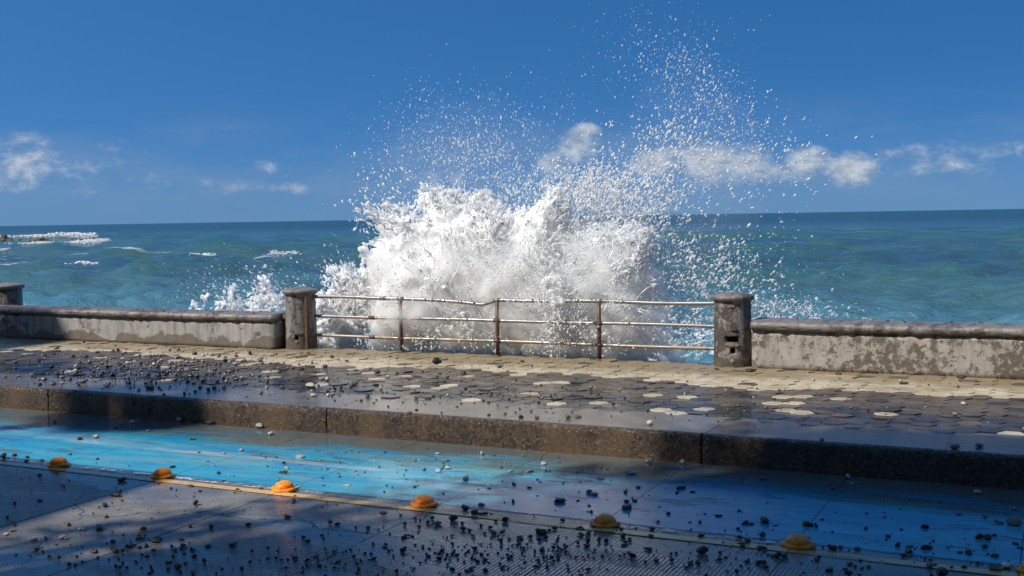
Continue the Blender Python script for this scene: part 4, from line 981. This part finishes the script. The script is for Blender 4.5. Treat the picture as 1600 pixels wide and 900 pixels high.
scatter(380, 270, 568, 120, 13, 2.5, 8, 0, 'ddmml'); scatter(300, 200, 592, 140, 10, 2.5, 8, 0, 'ddmm'); scatter(110, 640, 600, 170, 24, 2.5, 6, 0, 'ddml'); scatter(50, 450, 585, 120, 22, 2.5, 8, 0, 'ddml'); scatter(50, 700, 600, 160, 22, 2.5, 6, 0, 'ddm'); scatter(120, 1150, 615, 240, 28, 2.5, 6, 0, 'ddml'); scatter(80, 850, 640, 200, 14, 2.5, 7, 0, 'ddm'); scatter(90, 900, 725, 260, 18, 2.5, 7, ROAD_Z, 'ddml'); scatter(60, 1300, 800, 170, 40, 2.5, 7, ROAD_Z, 'ddm')
allst.sort(key=lambda t: -t[0]); 
front = [s for s in allst if s[6] in SINGLE or True][:300]
pend = []
for wpx, x, y, z, s, key, pk in front:
    o = bpy.data.objects.new('stone' if key != 'leaf' else ('driftwood' if pk == (1503, 590) else 'fallen_leaf'), SM[(key, rng.randrange(7))]); C.objects.link(o)
    o.location = (x, y, z); o.rotation_euler.z = rng.uniform(0, 6.28); f = rng.uniform(.75, 1.15)
    o.scale = (s*rng.uniform(.8, 1.2), s*rng.uniform(.55, 1.1), s*f*rng.uniform(.6, 1.15)*(1.0 if key != 'leaf' else .8))
    if z < -.1: zone = 'road' if y < 7.42 else ('lane' if y < 8.95 else 'gutter')
    else: zone = 'apron' if y < 10.7 else 'walk'
    lab = SINGLE.get(pk)
    if not lab: pend.append((o, key, zone, x, y, wpx)); grp = None
    tag(o, lab, 'stone' if key != 'leaf' else ('driftwood' if pk == (1503, 590) else 'leaf'))
ORD = ['first', 'second', 'third', 'fourth', 'fifth', 'sixth', 'seventh']
WREF = [(-14, 'the left wall'), (-11.5, 'the right half of the left wall'), (-10.56, 'the left pillar'), (-8.8, 'the first railing post'), (-7.22, 'the second railing post'), (-5.68, 'the third railing post'), (-3.83, 'the slotted pillar'), (-2, 'the right wall')]
classes = {}
for o, key, zone, x, y, wpx in pend:
    size = 'large' if wpx > 13 else ('medium' if wpx > 9.5 else 'small')
    kind = {D_: 'black', M_: 'brownish', L_: 'pale', W_: 'white', 'leaf': 'brown'}[key]
    if zone in ('road', 'lane', 'gutter'):
        k = min(range(7), key=lambda q: abs(STUDS[q][0]-x)); ref = ORD[k]+' stud'
        where = {'road': ('grooved road close before the ' if y > 6.75 else 'near grooved road below the '), 'lane': 'blue lane beyond the ', 'gutter': 'brown gutter beyond the '}[zone]+ref
    else:
        ref = min(WREF, key=lambda q: abs(q[0]-x))[1]
        where = {'walk': 'pavers before ', 'apron': 'kerb strip before '}[zone]+ref
    classes.setdefault((size, kind, where), []).append((x, o, zone))
for (size, kind, where), L in classes.items():
    L.sort(key=lambda q: q[0])
    for i, (x, o, zone) in enumerate(L):
        nth = '' if len(L) == 1 else (['leftmost ', 'rightmost '][i] if len(L) == 2 else ('leftmost ' if i == 0 else ('rightmost ' if i == len(L)-1 else ['', 'second from left ', 'third from left ', 'fourth from left ', 'fifth from left ', 'sixth from left ', 'seventh from left ', 'eighth from left ', 'ninth from left ', 'tenth from left ', 'eleventh from left ', 'twelfth from left ', 'thirteenth from left ', 'fourteenth from left ', 'fifteenth from left ', 'sixteenth from left ', 'seventeenth from left '][min(i, 16)])))
        lab_ = nth+(size+' ' if len((nth+kind+where).split()) < 12 else '')+kind+' stone on the '+where
        tag(o, lab_ if len(lab_.split()) < 17 else lab_.replace('close before', 'by').replace(' from left', ''), None, GRP[zone][1])
SV, SQ, SI, nv = [], [], [], 0
tri = {}
for wpx, x, y, z, s, key, pk in allst[300:]:
    me = SM[(key, rng.randrange(7))]
    if me.name not in tri:
        v = np.array([q.co[:] for q in me.vertices]); tri[me.name] = (v, np.array([q.vertices[:] for q in me.polygons]))
    v, f = tri[me.name]; a = rng.uniform(0, 6.28); ca, sa = math.cos(a), math.sin(a)
    v = v*np.array([s, s*rng.uniform(.7, 1.1), s*rng.uniform(.8, 1.1)]); v = np.stack([v[:, 0]*ca-v[:, 1]*sa, v[:, 0]*sa+v[:, 1]*ca, v[:, 2]], 1)+np.array([x, y, z])
    SV.append(v); SQ.append(f+nv); SI += [[D_, M_, L_, W_, 'leaf'].index(key)]*len(f); nv += len(v)
me = mesh_np('gravel', np.concatenate(SV), np.concatenate(SQ))
for k in (D_, M_, L_, W_): me.materials.append(M[k])
me.polygons.foreach_set('material_index', np.array(SI, dtype=np.int32))
tag(link('gravel', me), 'fine dark gravel and small stones scattered over road and pavement', 'gravel', kind='stuff')
print('stones', len(allst), [o['label'] for o in C.objects if len(str(o.get('label', '')).split()) > 16])
# pebbles lying on the wall copings
SV, SQ, nv = [], [], 0
v0, f0 = tri[list(tri)[0]]
for _ in range(70):
    if rng.random() < .7: x, y, z = rng.uniform(-15.8, -11), rng.uniform(14.12, 14.5), .536
    else: x, y, z = rng.uniform(-3.2, -.3), rng.uniform(14.4, 14.8), .602
    s = rng.uniform(.015, .05); SV.append(v0*s*np.array([1, rng.uniform(.7, 1), .8])+np.array([x, y, z])); SQ.append(f0+nv); nv += len(v0)
tag(link('coping_gravel', mesh_np('coping_gravel', np.concatenate(SV), np.concatenate(SQ)), M[D_]), 'small dark pebbles lying on top of the sea walls', 'gravel', kind='stuff')

# ------------------------------------------------------------------ the houses across the road, behind the viewer: they throw the shade
mt, nt, bs, out = material('house_plaster'); nt.set(bs.inputs['Base Color'], nt.mix(nt.noise(nt.pos(), .8, 5, .6), (0.66, 0.50, 0.33), (0.74, 0.58, 0.40))); bs.inputs['Roughness'].default_value = .9; M['house'] = mt
mt, nt, bs, out = material('house_window'); bs.inputs['Base Color'].default_value = (.03, .035, .04, 1); bs.inputs['Roughness'].default_value = .1; M['glass'] = mt
def house(label, x0, x1, h, roof=()):
    yf = -2.2; t = empty('house', ((x0+x1)/2, yf, ROAD_Z)); tag(t, label, 'house', 'houses across the road'); off = Matrix.Translation((-(x0+x1)/2, -yf, 0))
    bm = bmesh.new(); box(bm, x0, x1, yf-9, yf, 0, h)
    for a, b, hh in roof: box(bm, a, b, yf-4, yf-.002, h+.002, hh)
    me = from_bm('wall', bm); me.transform(off); link('wall', me, M['house'], t)
    nf = int(h/3.3); nw = max(1, int((x1-x0)/2.8))
    for i in range(nw):
        for j in range(nf):
            cx = x0+(x1-x0)*(i+.5)/nw; bm = bmesh.new(); z = 1.0+3.3*j
            box(bm, cx-.6, cx+.6, yf+.003, yf+.05, z, z+1.5); me = from_bm('window', bm); me.transform(off); link('window', me, M['glass'], t)
K_ = math.tan(SUN_EL)/SUN_H[1]*-1           # metres of roof per metre of shade across the road
def shade_h(y): return (y+2.2)*K_
house('plastered house behind the viewer across the road', -11.9, 14, shade_h(10.85))
house('lower plastered house behind the viewer at left', -28.2, -14.7, shade_h(7.62))
house('tall plastered house behind the viewer at far left', -44, -28.3, shade_h(14.4)+.4)
def palm(x, y, hgt, r):
    """tall fan palm: leaning tapered trunk, drooping skirt and a round head of split fans"""
    t = empty('palm_tree', (x, y, ROAD_Z)); tag(t, 'tall fan palm on the far pavement behind the viewer', 'palm tree')
    bm = bmesh.new(); tube(bm, [(0, 0, 0), (.02, 0, .5), (.04, .02, hgt*.5), (.1, .03, hgt)], [.34, .24, .19, .16], 14); link('trunk', from_bm('trunk', bm), M['post'], t, True)
    V, Q = [], []; R = random.Random(4)
    for k in range(64):
        az_ = R.uniform(0, 6.283); el_ = R.uniform(-1.1, 1.2); L = r*R.uniform(.8, 1.05)
        d = Vector((math.cos(az_)*math.cos(el_), math.sin(az_)*math.cos(el_), math.sin(el_))); u = d.orthogonal().normalized(); v = d.cross(u)
        c = Vector((.1, .03, hgt))+d*L*.45
        for j in range(11):
            a = (j-5)/5*1.15; tip = c+(d*math.cos(a)+u*math.sin(a))*L*.6-Vector((0, 0, .10*L)); n = len(V)
            s_ = u*math.cos(a)-d*math.sin(a)
            mid = c+(tip-c)*.5
            V.extend([tuple(c), tuple(mid+s_*.045), tuple(tip), tuple(mid-s_*.045+v*.02)]); Q.append((n, n+1, n+2, n+3))
    link('fronds', mesh_np('fronds', V, Q), M['leafgreen'], t)
def feathery_tree(x, y, z0, z1, r, n, seed):
    t = empty('shade_softening_tree', (x, y, ROAD_Z)); tag(t, 'unseen feathery tree added behind the viewer to soften the house shade', 'tree'); R = np.random.default_rng(seed)
    bm = bmesh.new(); tube(bm, [(0, 0, 0), (.03, 0, z1*.5), (.06, .02, z1)], [.16, .11, .03], 10); link('trunk', from_bm('trunk', bm), M['post'], t, True)
    V, Q = [], []
    for i in range(n):
        h = z0+(z1-z0)*R.random(); rr = r*math.sqrt(R.random())*(1-.55*((h-z0)/(z1-z0))**2); an = R.random()*6.283
        c = np.array([rr*math.cos(an), rr*math.sin(an), h]); u = R.normal(0, 1, 3); u /= np.linalg.norm(u); v = np.cross(u, R.normal(0, 1, 3)); v /= np.linalg.norm(v); L = R.uniform(.10, .22)
        k = len(V); V += [c-u*L, c+v*L*.28, c+u*L, c-v*L*.28]; Q.append((k, k+1, k+2, k+3))
    link('crown', mesh_np('crown', V, Q), M['leafgreen'], t)
mt, nt, bs, out = material('palm_leaf'); nt.set(bs.inputs['Base Color'], nt.mix(nt.noise(nt.pos(), 2, 3), (.04, .07, .02), (.08, .11, .04))); M['leafgreen'] = mt
hp = (9.95+1.2)*K_
palm(-9.55-.79*11.15, -1.2, hp, 1.15)
feathery_tree(-11.75, -1.5, 7.0, 17.6, .75, 1200, 3)  # unseen tree added to fray the shade edge of the house corner
